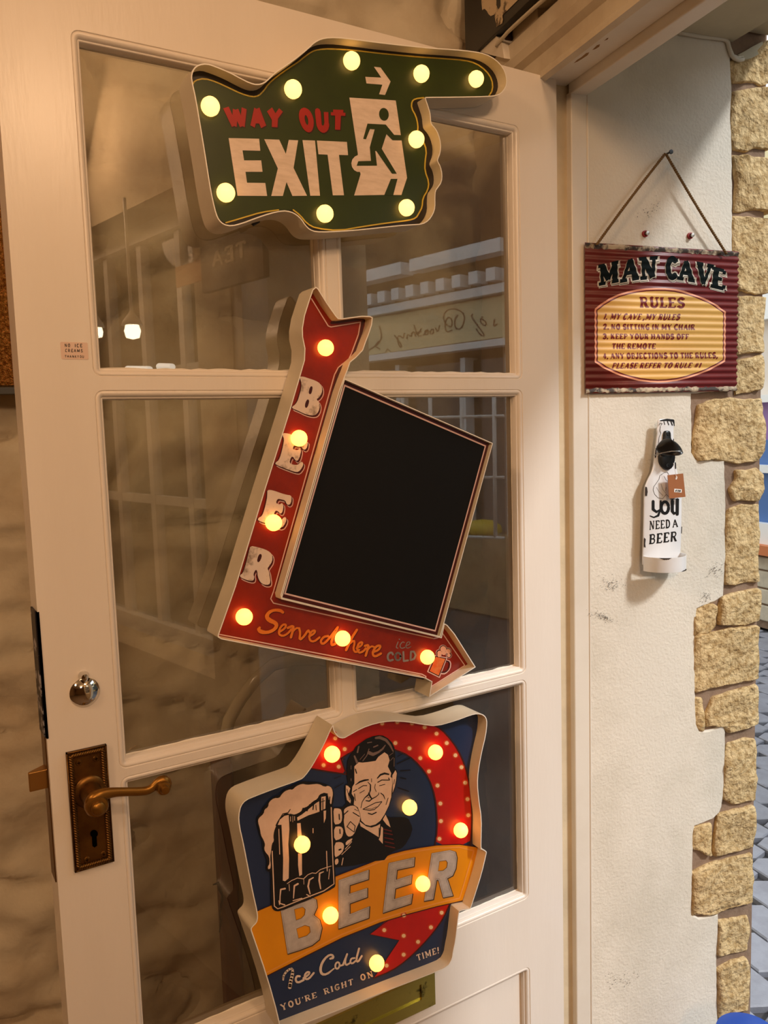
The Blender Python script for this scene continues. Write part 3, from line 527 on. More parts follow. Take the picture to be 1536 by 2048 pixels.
# latch edge: lock forend, latch bolt, worn keep
zl = D0.uv(86, 1568)[1]
lt = thing('latch', (0, 0, 0)); lt.parent = door; lt.location = Vector((W, .02, zl)) - door.location; lt['label'] = 'brass latch bolt and lock plate on the door edge'
b = MB(); b.abox(W - .0012, W + .001, .008, .034, zl - .12, zl + .055); b.build('lock_plate', BRASS, lt)
b = MB(); c = [(W, .012, zl - .011), (W - .020, .012, zl - .011), (W - .020, .016, zl - .011), (W, .030, zl - .011)]; c = [Vector(p) for p in c]; b.box(c + [p + Vector((0, 0, .022)) for p in c]); bevel(b.build('latch_bolt', mat('bolt_brass', (176, 130, 70), .3, metal=.8), lt), .001)
zk0, zk1 = D0.uv(80, 1480)[1], D0.uv(68, 1225)[1]
b = MB(); b.abox(W - .0018, W + .001, .006, .036, zk0, zk1); kp = b.build('lock_plate', mat('old_black_plate', (30, 24, 30), .5, mottle=1, mscale=40, rgb2=(170, 166, 170), mlo=.55, mhi=.6), lt)
b = MB(); b.abox(W - .0005, W + .0018, -.0008, .006, zk0, zk1); b.build('packer', DARK, lt)
# letter plate (mostly hidden by the lowest sign)
cc = crop(540, 1850, 4.042); r1 = D0.uv(*cc([(1320, 388)])[0]); r2 = D0.uv(*cc([(1326, 628)])[0]); i1_ = D0.uv(*cc([(1175, 430)])[0]); i2_ = D0.uv(*cc([(1190, 598)])[0])
lpx = thing('letter_plate', (0, 0, 0)); lpx.parent = door; lpx.location = Vector((r1[0] - .12, 0, r2[1])) - door.location; lpx['label'] = 'stained brass letter plate'
X1 = (r1[0] + r2[0]) / 2; X0 = X1 - .27; zt2, zb2 = r1[1] + .004, r2[1]; fr = .024
b = MB(); b.abox(X0, X1, -.004, 0, zb2, zb2 + fr * .72); b.abox(X0, X1, -.004, 0, zt2 - fr * .4, zt2); b.abox(X0, X0 + fr, -.004, 0, zb2 + fr * .72, zt2 - fr * .4); b.abox(X1 - fr, X1, -.004, 0, zb2 + fr * .72, zt2 - fr * .4); b.build('plate_frame', BRASSP, lpx)
b = MB(); b.abox(X0 + fr, X1 - fr, -.0012, .004, zb2 + fr * .72, zt2 - fr * .4); b.build('flap', BRASSP, lpx)

# scuff marks on the plaster (shapes of their own)
A = Art(); 
for (cx, cy, sx, sy, n_, ang) in ((1222, 1168, 22, 16, 90, .2), (1205, 1234, 26, 7, 110, .25), (1428, 1140, 20, 14, 70, -.6), (1408, 1196, 16, 10, 50, -.4), (1300, 420, 14, 30, 40, .6), (1240, 1960, 34, 14, 60, -.2)):
    for _ in range(n_):
        a = random.gauss(0, .5) * sx; c = random.gauss(0, .5) * sy; x = cx + a * math.cos(ang) - c * math.sin(ang); y = cy + a * math.sin(ang) + c * math.cos(ang); r = random.uniform(.35, 1.1)
        A.poly([(x - r, y - r * .4), (x + r * .6, y - r * .7), (x + r, y + r * .5), (x - r * .3, y + r * .6)])
STUFF.add('scuff_marks'); o = A.build('scuff_marks', mat('scuff', (92, 84, 76), .8), rv, R0, .0011)
# ================================================================== LIT SIGNS
def box_sign(name, label, outline, d_front, recess, d_back=.0015, lip=.0013, k=1, cat='sign', tin=TIN):
    pf = door_pl(d_front); uv = [pf.uv(*p) for p in (chaikin(outline, True, k) if k else outline)]
    c = (sum(p[0] for p in uv) / len(uv), min(p[1] for p in uv))
    root = thing(name, (c[0], -d_back, c[1]), label, cat)
    ins = inset(uv, lip); n = len(uv); rings = [(uv, d_back), (uv, d_front), (ins, d_front), (ins, d_front - recess - .001)]
    vs = [(p[0], -y, p[1]) for l, y in rings for p in l]; fs = []; mi = []
    for j in range(3):
        fs += [(j * n + q, j * n + (q + 1) % n, (j + 1) * n + (q + 1) % n, (j + 1) * n + q) for q in range(n)]; mi += [1 if j == 1 else 0] * n
    o = mesh('rim', vs, fs, [tin, LIP], root, False, mi); auto_smooth(o, 35)
    return root, ins, uv
def plate(name, uv, d, m, root, th=.001):
    n = len(uv); vs = [(p[0], -d, p[1]) for p in uv] + [(p[0], -d + th, p[1]) for p in uv]
    fs = [(q, (q + 1) % n, n + (q + 1) % n, n + q) for q in range(n)]
    for t in tessellate_polygon([[Vector((p[0], p[1], 0)) for p in uv]]): fs += [tuple(t), tuple(q + n for q in reversed(t))]
    return mesh(name, vs, fs, m, root)
bulb_proto = {}
def bulbs(root, cr, lst, d_face, r=.0098, bm_=None):
    bp_ = door_pl(d_face + .005); first = None
    for (x, y) in lst:
        u, v = bp_.uv(*cr([(x, y)])[0])
        if first is None:
            b = MB(); b.lathe((u, -d_face - .005 + r * .5, v), (0, -1, 0), [(r * math.sin(math.radians(a)), r * (.5 - math.cos(math.radians(a)))) for a in (1, 25, 50, 70, 90, 110, 130, 150, 165, 179)], 22)
            first = b.build('bulb', bm_ or BULB, root, True); fu, fv = u, v
        else:
            c = first.copy(); COL.objects.link(c); c.parent = root; c.location = Vector((u - fu, 0, v - fv))
def back_plate(uv, root): return plate('back_panel', inset(uv, .0016), .0032, TIN, root)
# --- EXIT hand
EC = crop(340, 50, 2.194)
ex_out = [(92, 240), (93, 212), (104, 188), (125, 172), (160, 167), (200, 180), (260, 205), (310, 232), (350, 252), (382, 260), (410, 253), (432, 235), (458, 208), (500, 180), (540, 152), (575, 125), (605, 100), (630, 75), (662, 58), (700, 52), (760, 54), (850, 66), (950, 79), (1050, 90), (1150, 100), (1250, 106), (1330, 114), (1385, 125), (1430, 150), (1462, 185), (1478, 225), (1479, 262), (1464, 292), (1440, 310), (1400, 316), (1250, 319), (1124, 320), (1122, 322), (1130, 345), (1143, 385), (1146, 425), (1150, 436), (1165, 452), (1180, 480), (1190, 520), (1188, 560), (1176, 590), (1176, 598), (1188, 620), (1196, 655), (1193, 690), (1176, 715), (1166, 728), (1164, 760), (1165, 800), (1155, 832), (1135, 860), (1108, 876), (1060, 879), (1000, 883), (900, 894), (800, 904), (700, 910), (640, 910), (612, 900), (592, 880), (576, 855), (555, 835), (530, 822), (495, 817), (440, 829), (380, 849), (320, 872), (270, 885), (235, 878), (213, 858), (200, 830), (185, 770), (170, 690), (150, 560), (130, 440), (110, 320)]
DF, RC = .0425, .0175; DE = DF - RC
ex, ins, uv = box_sign('exit_sign', 'light-up pointing hand sign reading WAY OUT EXIT, topmost on the door', EC(ex_out), DF, RC)
plate('face_panel', ins, DE, GREENDK, ex)['label'] = 'green printed face'; back_plate(uv, ex)
PE = door_pl(DE)
gl_top = [(96, 268), (108, 244), (150, 235), (200, 250), (260, 278), (310, 302), (360, 317), (388, 312), (410, 290), (430, 260), (470, 225), (520, 190), (560, 165), (590, 140), (620, 118), (650, 108), (700, 105), (800, 111), (900, 123), (1000, 133), (1100, 142), (1200, 148), (1290, 155), (1340, 168), (1385, 200), (1412, 240), (1415, 285), (1396, 315)]
gl_r = [(1112, 320), (1075, 324), (1060, 336), (1058, 365), (1078, 400), (1087, 440), (1085, 470), (1108, 505), (1125, 550), (1118, 600), (1117, 640), (1135, 690), (1130, 725), (1108, 760), (1105, 800), (1092, 825), (1078, 848), (1045, 858), (960, 868), (850, 884), (740, 903), (640, 893), (600, 872), (570, 835), (540, 812)]
gl_b = [(475, 812), (400, 822), (320, 846), (245, 868)]
left = [(210, 850), (192, 780), (178, 690), (158, 570), (138, 450), (115, 330)]
Art(EC).poly(gl_top + gl_r + gl_b + left).build('green_print', GREEN, ex, PE, .0003)
Art(EC).rib(gl_top, 6, sm=1).rib(gl_r, 6, sm=1).rib(gl_b, 6, sm=1).build('border_line', YEL, ex, PE, .0006)
qw = [(236, 351), (495, 363), (487, 461), (262, 455)]; qo = [(558, 367), (764, 375), (757, 472), (580, 467)]
for m_, e_, d_ in ((REDSH, .0006, 4), (RED, .0008, 0)):
    Art(EC).text('WAY', [(a + d_, c + d_) for a, c in qw], (.32, .25), 0, gap=.17).build('lettering', m_, ex, PE, e_)
    Art(EC).text('OUT', [(a + d_, c + d_) for a, c in qo], (.32, .25), 0, gap=.17).build('lettering', m_, ex, PE, e_)
A = Art(EC)
A.poly([(256, 497), (390, 500), (395, 553), (317, 551), (324, 595), (399, 595), (405, 645), (330, 645), (337, 693), (417, 694), (425, 751), (295, 750)])
A.poly([(412, 502), (478, 504), (507, 566), (520, 505), (561, 507), (541, 628), (600, 750), (536, 751), (510, 690), (494, 751), (443, 751), (472, 630)])
A.poly([(580, 506), (635, 508), (657, 750), (614, 750)])
A.poly([(643, 508), (775, 514), (780, 572), (740, 571), (762, 748), (713, 748), (690, 570), (650, 568)])
A.build('exit_lettering', PRINT, ex, PE, .0008)
RCp = crop(680, 120, 6.827)
A = Art(RCp); A.poly([(125, 515), (758, 555), (912, 1610), (835, 1845), (725, 1845), (600, 1843), (190, 1852), (278, 1560), (270, 1530), (230, 1528), (190, 1505), (160, 1460), (152, 1410), (165, 1360), (200, 1320), (240, 1300), (240, 1280)])
A.poly([(460, 95), (550, 105), (687, 295), (612, 480), (530, 470), (575, 340), (358, 322), (342, 232), (560, 243)]); A.build('pictogram_ground', PRINT, ex, PE, .0006)
A = Art(RCp); A.poly(circ(595, 745, 66, 22, 88, -.12)); A.poly([(370, 872), (620, 885), (735, 1025), (860, 1030), (860, 1100), (712, 1098), (630, 1015), (565, 1215), (770, 1555), (705, 1555), (490, 1245), (475, 1245), (480, 1270), (500, 1445), (222, 1447), (245, 1385), (418, 1380), (402, 1195), (468, 950), (405, 945), (350, 1085), (312, 1080)])
A.poly([(690, 1625), (780, 1625), (722, 1850), (598, 1850)]); A.build('running_figure', GREEN, ex, PE, .0009)
bulbs(ex, EC, [(177, 357), (540, 282), (797, 157), (1103, 214), (1343, 237), (1081, 502), (245, 736), (680, 828), (1038, 802)], DE, .0105, BULBG)
b = MB(); hk = D0.uv(505, 450); b.tube([(hk[0] - .006, -.0005, hk[1] + .006), (hk[0], -.003, hk[1]), (hk[0] + .008, -.003, hk[1] + .004)], [.0012, .0024, .001], 8); tag(b.build('hook', IRON), 'small black hook under the exit sign', 'hook')
# --- BEER arrow with chalkboard
AC = crop(400, 550, 2.355)
ar_out = [(545, 55), (556, 62), (600, 133), (640, 190), (652, 203), (668, 204), (760, 192), (800, 193), (814, 200), (810, 235), (796, 278), (780, 320), (768, 355), (735, 390), (708, 412), (697, 445), (680, 487), (657, 551), (384, 1507), (387, 1523), (1100, 1697), (1136, 1706), (1150, 1640), (1165, 1648), (1200, 1690), (1299, 1847), (1079, 1988), (1091, 1917), (1060, 1900), (600, 1813), (100, 1716), (84, 1706), (84, 1695), (165, 1465), (300, 1020), (420, 640), (470, 470), (490, 400), (492, 345), (481, 292), (480, 250), (490, 190), (512, 120), (530, 68)]
DA, RA = .038, .0165; DAF = DA - RA
ar, ins, uv = box_sign('beer_arrow_sign', 'light-up red BEER arrow sign with blank chalkboard, middle of the door', AC(ar_out), DA, RA, k=0)
plate('face_panel', ins, DAF, MAROON, ar)['label'] = 'red printed face'; back_plate(uv, ar)
bo = [(680, 487), (1380, 792), (1132, 1706), (382, 1523)]
pf = door_pl(DA + .0004); buv = [pf.uv(*p) for p in AC(bo)]; bin_ = inset(buv, .0012); n = 4
rings = [(buv, .0015), (buv, DA + .0004), (bin_, DA + .0004), (bin_, DA - .0075)]
vs = [(p[0], -y, p[1]) for l, y in rings for p in l]; fs = []; mi = []
for j in range(3): fs += [(j * n + q, j * n + (q + 1) % n, (j + 1) * n + (q + 1) % n, (j + 1) * n + q) for q in range(n)]; mi += [1 if j == 1 else 0] * n
mesh('board_rim', vs, fs, [TIN, LIP], ar, False, mi)
plate('chalkboard', bin_, DA - .0065, BOARD, ar)['label'] = 'blank black writing board'
PB = door_pl(DA - .0065)
# printed border of the board, inset on its own plane
bi = inset(bin_, .0042); bj = inset(bin_, .0062); bk = inset(bin_, .0002)
mesh('board_border', [(p[0], -(DA - .0062), p[1]) for p in bi + bj], [(q, (q + 1) % 4, 4 + (q + 1) % 4, 4 + q) for q in range(4)], PINK, ar)
mesh('board_edge', [(p[0], -(DA - .0061), p[1]) for p in bk + bi], [(q, (q + 1) % 4, 4 + (q + 1) % 4, 4 + q) for q in range(4)], MARDK, ar)
PA = door_pl(DAF)
sc = crop(490, 1190, 3.2)
A = Art(AC); A.rib([(524, 112), (603, 240), (616, 245), (755, 222), (745, 280), (712, 370), (700, 395), (650, 436), (632, 470), (345, 1490), (332, 1525), (345, 1545), (1100, 1712), (1126, 1706)], 5)
A.rib([(90, 1692), (600, 1790), (1045, 1880), (1063, 1890), (1062, 1905)], 5); A.build('border_line', PINK, ar, PA, .0005)
Art(sc).rib([(1258, 238), (1405, 450), (1180, 592)], 6).build('border_line', PINK, ar, PA, .0005)
A = Art(AC); A.rib([(620, 225), (770, 205), (755, 290), (722, 380), (660, 436), (645, 480), (360, 1490)], 14).rib([(120, 1712), (600, 1806), (1050, 1898)], 14); A.build('border_shadow', MARDK, ar, PA, .0003)
bc = crop(460, 730, 4.45)
LET = [([(615, 105), (650, 103), (700, 120), (760, 140), (800, 165), (818, 205), (815, 250), (790, 290), (765, 305), (790, 330), (797, 370), (785, 415), (760, 445), (720, 450), (660, 435), (600, 405), (550, 385), (552, 370), (575, 355), (600, 320), (615, 270), (630, 220), (635, 170), (625, 130)], [[(715, 190), (730, 190), (733, 210), (722, 255), (708, 262), (697, 250), (703, 215)], [(685, 305), (700, 310), (702, 330), (690, 370), (675, 385), (663, 372), (668, 335)]]),
       ([(470, 605), (520, 610), (600, 640), (690, 672), (686, 730), (665, 757), (640, 745), (628, 722), (585, 720), (565, 715), (555, 750), (600, 760), (620, 735), (632, 760), (615, 830), (595, 855), (575, 845), (560, 815), (540, 820), (525, 872), (560, 888), (600, 890), (630, 858), (650, 870), (645, 905), (610, 952), (570, 950), (500, 925), (400, 885), (405, 865), (430, 850), (450, 800), (470, 720), (480, 660), (465, 625)], []),
       ([(330, 1110), (380, 1115), (450, 1140), (500, 1155), (540, 1160), (547, 1185), (540, 1230), (520, 1246), (500, 1237), (490, 1205), (450, 1195), (420, 1190), (405, 1230), (440, 1242), (460, 1225), (475, 1250), (465, 1310), (445, 1325), (425, 1300), (400, 1295), (385, 1340), (400, 1380), (450, 1385), (480, 1350), (500, 1360), (495, 1400), (460, 1452), (400, 1440), (330, 1410), (245, 1385), (250, 1360), (280, 1345), (300, 1300), (325, 1200), (330, 1150)], []),
       ([(180, 1608), (240, 1620), (310, 1640), (355, 1665), (378, 1700), (372, 1750), (345, 1790), (330, 1810), (345, 1840), (350, 1880), (358, 1930), (345, 1955), (300, 1955), (265, 1930), (245, 1885), (240, 1830), (225, 1820), (205, 1860), (215, 1890), (205, 1920), (165, 1920), (90, 1890), (85, 1870), (110, 1855), (130, 1800), (150, 1730), (165, 1660)], [[(262, 1680), (280, 1685), (280, 1710), (262, 1750), (245, 1755), (238, 1740), (248, 1700)]])]
for p, hs in LET:
    f2 = lambda P, a, c: [(q[0] + a, q[1] + c) for q in P]
    Art(bc).rib(f2(p, 15, 20), 8, closed=True, sm=1).build('letter_outline', PINK, ar, PA, .0003)
    Art(bc).poly(f2(p, 9, 12), [], 1).poly(f2(p, -9, 2), [], 1).build('letter_shadow', MARDK, ar, PA, .0005)
    Art(bc).poly(p, hs, 1).build('letter', DISTRESS, ar, PA, .0008)
SV = [([(240, 110), (225, 98), (185, 95), (150, 110), (135, 140), (155, 162), (195, 178), (202, 200), (180, 225), (140, 240), (100, 235), (85, 222), (92, 208)], [14, 16, 14, 16, 20, 22, 20, 18, 16, 16, 20, 18, 12]),
      ([(215, 238), (255, 212), (262, 188), (240, 188), (218, 218), (214, 250), (238, 263), (270, 248), (295, 218)], 10), ([(272, 210), (308, 195), (305, 225), (292, 270)], 12), ([(298, 240), (325, 210), (345, 212)], 9),
      ([(345, 212), (352, 240), (346, 290), (378, 262), (402, 222), (412, 240)], 11), ([(408, 265), (442, 245), (448, 225), (425, 230), (408, 262), (414, 292), (440, 298), (475, 270)], 10),
      ([(530, 262), (502, 266), (480, 295), (494, 316), (525, 292), (592, 205)], 11), ([(590, 208), (552, 285), (550, 322), (575, 312)], 12), ([(714, 222), (680, 275), (645, 352)], 12), ([(662, 315), (695, 288), (700, 308), (690, 345), (705, 368), (728, 350)], 10),
      ([(712, 340), (745, 322), (750, 300), (728, 305), (713, 340), (725, 370), (752, 362), (772, 340)], 10), ([(765, 325), (790, 318), (782, 350), (770, 388)], 11), ([(780, 352), (805, 326), (825, 332)], 9),
      ([(815, 365), (852, 352), (868, 325), (845, 322), (820, 350), (814, 382), (832, 394), (868, 374)], 11)]
for m_, e_, d_ in ((MARDK, .0005, 4), (ORANGE, .0008, 0)):
    A = Art(sc)
    for p, w_ in SV: A.rib([(x + d_, y + d_) for x, y in p], [q * 1.3 for q in w_] if isinstance(w_, list) else w_ * 1.35, sm=1)
    A.build('served_here_lettering', m_, ar, PA, e_)
A = Art(sc).rib([(978, 300), (964, 335), (976, 340)], 6, sm=1).rib([(985, 282), (987, 283)], 7).rib([(1018, 303), (1005, 298), (987, 325), (1000, 343), (1022, 334)], 6, sm=1).rib([(1025, 325), (1052, 316), (1054, 299), (1036, 300), (1026, 328), (1038, 342), (1060, 330)], 5, sm=1)
A.rib([(945, 380), (938, 366), (918, 372), (909, 398), (920, 422), (944, 414)], 13, sm=1).rib(circ(977, 393, 17, 14, 24), 12, closed=True).rib([(1012, 364), (1014, 422), (1042, 418)], 12).rib([(1060, 364), (1058, 416), (1080, 408), (1090, 385), (1080, 362), (1060, 362)], 12)
A.build('ice_cold_lettering', GREY, ar, PA, .0006)
A = Art(sc); body = [(1213, 388), (1290, 402), (1243, 526), (1168, 490)]; A.rib(body, 7, closed=True).rib([(1288, 420), (1312, 428), (1308, 470), (1280, 500), (1258, 500)], 15, sm=1)
for c in ((1242, 368, 22), (1266, 344, 26), (1298, 358, 22), (1304, 385, 20), (1238, 384, 18)): A.poly(circ(*c, 14))
A.build('mug_outline', PINK, ar, PA, .0004)
A = Art(sc).poly([(1215, 390), (1287, 404), (1241, 522), (1173, 488)]).rib([(1288, 422), (1308, 430), (1304, 470), (1280, 494), (1258, 494)], 9, sm=1)
for c in ((1242, 368, 19), (1266, 344, 23), (1298, 358, 19), (1304, 385, 17), (1238, 384, 15)): A.poly(circ(*c, 14))
A.build('mug_edge', MARDK, ar, PA, .0006)
Art(sc).poly([(1219, 395), (1280, 408), (1237, 514), (1180, 486)]).build('mug_beer', mat('beer_orange', (236, 96, 36), .4, mottle=.8, mscale=90, rgb2=(240, 160, 90)), ar, PA, .0008)
A = Art(sc)
for c in ((1243, 370, 15), (1266, 345, 19), (1297, 359, 16), (1302, 385, 12), (1240, 385, 12), (1270, 370, 14)): A.poly(circ(*c, 14))
A.build('mug_foam', mat('foam_pink', (238, 176, 146), .4), ar, PA, .0010)
bulbs(ar, AC, [(592, 343), (467, 769), (347, 1167), (208, 1610), (672, 1712), (1071, 1800)], DAF, .0102)
# --- retro beer sign
MC = crop(420, 1380, 2.648); CC = crop(540, 1850, 4.042)
mo = MC([(370, 1815), (360, 1735), (300, 1520), (222, 1292), (214, 1268), (222, 1252), (244, 1232), (250, 1205), (245, 1165), (225, 1080), (200, 950), (175, 820), (152, 720), (149, 665), (160, 612), (188, 580), (240, 558), (340, 520), (478, 472), (500, 455), (540, 400), (600, 290), (640, 200), (652, 182), (658, 215), (672, 235), (684, 248), (708, 252), (730, 240), (800, 200), (880, 172), (960, 160), (1050, 165), (1130, 180), (1200, 188), (1300, 160), (1380, 130), (1415, 122), (1445, 127), (1464, 145), (1469, 175), (1462, 240), (1440, 330), (1422, 430), (1418, 500), (1425, 580), (1440, 680), (1438, 780), (1437, 840)])
kc = crop(540, 1680, 3.49)
mo += kc([(1480, 60), (1513, 78), (1512, 95), (1480, 230), (1440, 360), (1402, 478), (1395, 484), (1330, 494), (1321, 502), (1312, 570), (1298, 700)]) + [(907, 1903), (905, 1918), (896, 1934), (866.6, 1946.5), (800, 1972), (720, 2004), (607, 2048), (562, 2066)]
DM, RM = .045, .0195; DMF = DM - RM
bs, ins, uv = box_sign('retro_beer_sign', 'light-up blue sign of smiling man with beer mug, lowest on the door', mo, DM, RM, k=1)
plate('face_panel', ins, DMF, BLUE, bs)['label'] = 'blue printed face'; back_plate(uv, bs)
PM = door_pl(DMF)
ring_o = [(1120, 166), (1200, 190), (1250, 232), (1310, 310), (1350, 400), (1375, 500), (1386, 620), (1386, 720), (1378, 822)]; ring_i = [(1190, 822), (1202, 740), (1200, 650), (1190, 560), (1160, 470), (1110, 400), (1050, 345), (985, 318), (930, 300), (860, 298), (800, 308), (740, 332), (693, 362)]
ringp = ring_o + ring_i + [(722, 446), (640, 434), (560, 425), (516, 412), (566, 340), (612, 262), (648, 196), (664, 224), (705, 236), (735, 224), (800, 186), (880, 158), (960, 147), (1050, 151)]
Art(MC).poly(ringp, [], 1).build('red_ring', RRED, bs, PM, .0003)
Art(MC).rib(ring_o, 8, sm=1).rib(ring_i, 8, sm=1).rib([(693, 362), (722, 446), (640, 434), (510, 412)], 8).build('ring_edge', RDK, bs, PM, .0005)
low = [(955, 1205), (1275, 1120), (1240, 1200), (1190, 1275), (1120, 1355), (1040, 1432), (960, 1488), (865, 1525), (930, 1430), (1000, 1325), (845, 1293)]
Art(MC).poly(low).build('red_arrow', RRED, bs, PM, .0003); Art(MC).rib([(1270, 1130), (1240, 1200), (1190, 1275), (1120, 1355), (1040, 1432), (960, 1488), (865, 1525)], 7, sm=1).rib([(865, 1525), (930, 1430), (1000, 1325), (845, 1293), (955, 1210)], 3).build('arrow_edge', RDK, bs, PM, .0005)
DOTS = [(662, 255), (712, 312), (600, 397), (680, 405), (980, 280), (1055, 308), (1112, 360), (1158, 430), (1203, 505), (1218, 600), (1221, 693), (1213, 787), (990, 168), (1068, 175), (1135, 196), (1198, 230), (1252, 280), (1298, 345), (1330, 408), (1350, 490), (1362, 577), (1366, 662), (910, 176), (1025, 1192), (921, 1270), (1024, 1300), (1100, 1332), (1168, 1255), (1225, 1178), (1024, 1400), (934, 1458)]
A = Art(MC); A2 = Art(MC)
for (x, y) in DOTS: A.poly(circ(x, y, 17, 14)); A2.poly(circ(x, y, 10.5, 14))
A.build('printed_lamp_halo', DOTH, bs, PM, .0006); A2.build('printed_lamp', DOT, bs, PM, .0008)
ban_t = [(240, 1172), (340, 1130), (500, 1060), (650, 990), (850, 912), (960, 866), (1030, 848), (1100, 835), (1200, 820), (1320, 816), (1425, 832)]; ban_b = [(1410, 900), (1370, 1020), (1335, 1115), (1200, 1145), (1050, 1185), (900, 1230), (700, 1310), (500, 1410), (300, 1512), (205, 1290), (210, 1262)]
Art(MC).poly(ban_t + ban_b).build('banner', BANNER, bs, PM, .0007)
A = Art(MC).rib([(x, y + 16) for x, y in ban_t[1:-1]] + [(1395, 850), (1350, 1000), (1320, 1100)] + [(x - 6, y - 16) for x, y in ban_b[3:8]] + [(300, 1494)], 7); A.build('banner_line', BANLINE, bs, PM, .0009)
Art(MC).rib(ban_t, 4).rib(ban_b[2:9], 5).build('banner_edge', RDK, bs, PM, .0010)
Bp = [([(72, 485), (160, 445), (290, 400), (318, 412), (325, 465), (300, 520), (342, 552), (358, 610), (340, 690), (290, 730), (200, 765), (120, 790)], [[(165, 480), (225, 462), (245, 480), (240, 520), (215, 545), (178, 558)], [(180, 615), (240, 590), (275, 600), (280, 640), (255, 665), (195, 685)]]),
      ([(475, 278), (685, 205), (683, 270), (552, 312), (550, 372), (675, 332), (675, 395), (552, 440), (552, 515), (690, 460), (685, 540), (475, 615)], []),
      ([(825, 158), (1005, 118), (1000, 180), (882, 205), (875, 275), (985, 240), (980, 300), (870, 335), (862, 410), (990, 372), (980, 440), (785, 505)], []),
      ([(1125, 90), (1250, 68), (1290, 80), (1300, 120), (1292, 195), (1270, 245), (1232, 265), (1272, 385), (1205, 398), (1172, 275), (1158, 275), (1135, 410), (1072, 422)], [[(1178, 145), (1225, 138), (1237, 155), (1232, 190), (1205, 212), (1168, 215)]])]
for p, hs in Bp:
    A = Art(kc).rib([(x + 3, y + 3) for x, y in p], 9, closed=True)
    for h in hs: A.rib(h, 5, closed=True)
    A.build('letter_outline', LETED, bs, PM, .0012); Art(kc).poly(p, hs).build('letter', LETG, bs, PM, .0014)
    Art(kc).rib(inset(p, 8), 1.6, closed=True).build('letter_inline', HAIR, bs, PM, .0016)
IC = [([(105, 440), (108, 405), (140, 362), (182, 345), (180, 400), (165, 450), (158, 500)], [10, 12, 12, 12, 18, 20, 22]), ([(238, 412), (215, 410), (203, 442), (222, 466), (270, 442)], 12), ([(268, 428), (308, 402), (320, 380), (298, 376), (276, 405), (282, 436), (312, 434), (352, 385)], 11),
      ([(485, 270), (512, 262), (500, 235), (460, 248), (420, 300), (404, 355), (415, 395), (455, 398), (515, 350)], [12, 14, 12, 12, 14, 15, 15, 12, 8]), (circ(543, 325, 17, 14, 27, .2) + [(560, 330), (590, 320)], 10), ([(588, 318), (628, 215), (604, 285), (610, 326), (645, 305)], 10), ([(682, 265), (655, 268), (645, 298), (662, 312), (690, 288)], 10), ([(718, 188), (694, 278), (708, 300), (740, 248)], 11)]
A = Art(CC)
for p, w_ in IC: A.rib(p, [q * 1.4 for q in w_] if isinstance(w_, list) else w_ * 1.45, sm=1)
A.build('ice_cold_lettering', PRINT, bs, PM, .0006)
SW = (.2, .11)
for t_, q_ in (("YOU'RE", [(80, 640), (372, 537), (378, 582), (96, 690)]), ('RIGHT', [(428, 515), (668, 430), (672, 478), (440, 560)]), ('ON', [(722, 402), (822, 368), (838, 415), (732, 450)]), ('TIME!', [(1178, 240), (1360, 172), (1364, 224), (1192, 288)])):
    Art(CC).text(t_, q_, SW, .13, gap=.2).build('lettering', PRINT, bs, PM, .0007)
NC = crop(660, 1450, 7.315); GC = crop(500, 1540, 6.827)
head = [(245, 600), (250, 520), (290, 440), (330, 380), (370, 310), (450, 250), (520, 200), (620, 160), (700, 145), (770, 150), (840, 190), (900, 250), (935, 320), (948, 420), (948, 520), (940, 630), (970, 650), (980, 700), (975, 780), (960, 870), (940, 950), (905, 1010), (895, 1080), (860, 1190), (800, 1310), (870, 1345), (960, 1345), (1090, 1345), (1145, 1372), (1190, 1470), (1200, 1520), (1170, 1620), (1100, 1740), (1040, 1800), (930, 1840), (860, 1880), (790, 1970), (600, 1992), (350, 2050), (60, 2080), (40, 1640), (30, 1500), (25, 1200), (180, 1195), (232, 1140), (215, 1060), (208, 900), (222, 862), (258, 850), (240, 760)]
Art(NC).poly(head).build('man_outline', INK, bs, PM, .0011)
A = Art(NC).poly([(350, 600), (410, 540), (470, 545), (560, 535), (660, 520), (700, 460), (790, 395), (840, 430), (865, 510), (838, 600), (888, 700), (878, 750), (900, 775), (905, 850), (895, 950), (888, 1050), (850, 1180), (790, 1305), (730, 1395), (660, 1448), (580, 1470), (510, 1452), (450, 1395), (432, 1290), (400, 1200), (340, 1160), (350, 1060), (310, 1000), (320, 900), (350, 850), (350, 740)])
A.poly([(425, 1405), (520, 1475), (600, 1495), (680, 1468), (728, 1440), (722, 1500), (712, 1640), (600, 1570), (440, 1475)]).poly([(742, 1475), (768, 1500), (764, 1732), (706, 1670), (730, 1600)]).poly([(805, 1305), (850, 1400), (878, 1492), (820, 1450), (765, 1378)])
A.poly([(225, 878), (255, 885), (290, 922), (278, 960), (262, 1000), (298, 1100), (290, 1140), (240, 1090), (225, 1010)]).poly([(950, 655), (970, 700), (958, 800), (940, 900), (908, 985), (912, 860), (902, 780), (905, 730)])
A.poly([(192, 1240), (230, 1200), (310, 1170), (370, 1182), (412, 1250), (438, 1330), (428, 1400), (380, 1500), (340, 1600), (270, 1635), (225, 1590), (205, 1480), (192, 1400), (205, 1320)], [], 1)
for p in ([(35, 1215), (120, 1212), (165, 1240), (172, 1380), (140, 1440), (45, 1452)], [(48, 1485), (150, 1474), (188, 1520), (182, 1600), (150, 1660), (55, 1688)], [(55, 1715), (150, 1702), (200, 1740), (190, 1830), (130, 1900), (55, 1938)], [(220, 1700), (330, 1640), (300, 1700), (225, 1765)], [(60, 1965), (110, 1940), (120, 2010), (70, 2050)]): A.poly(p, [], 1)
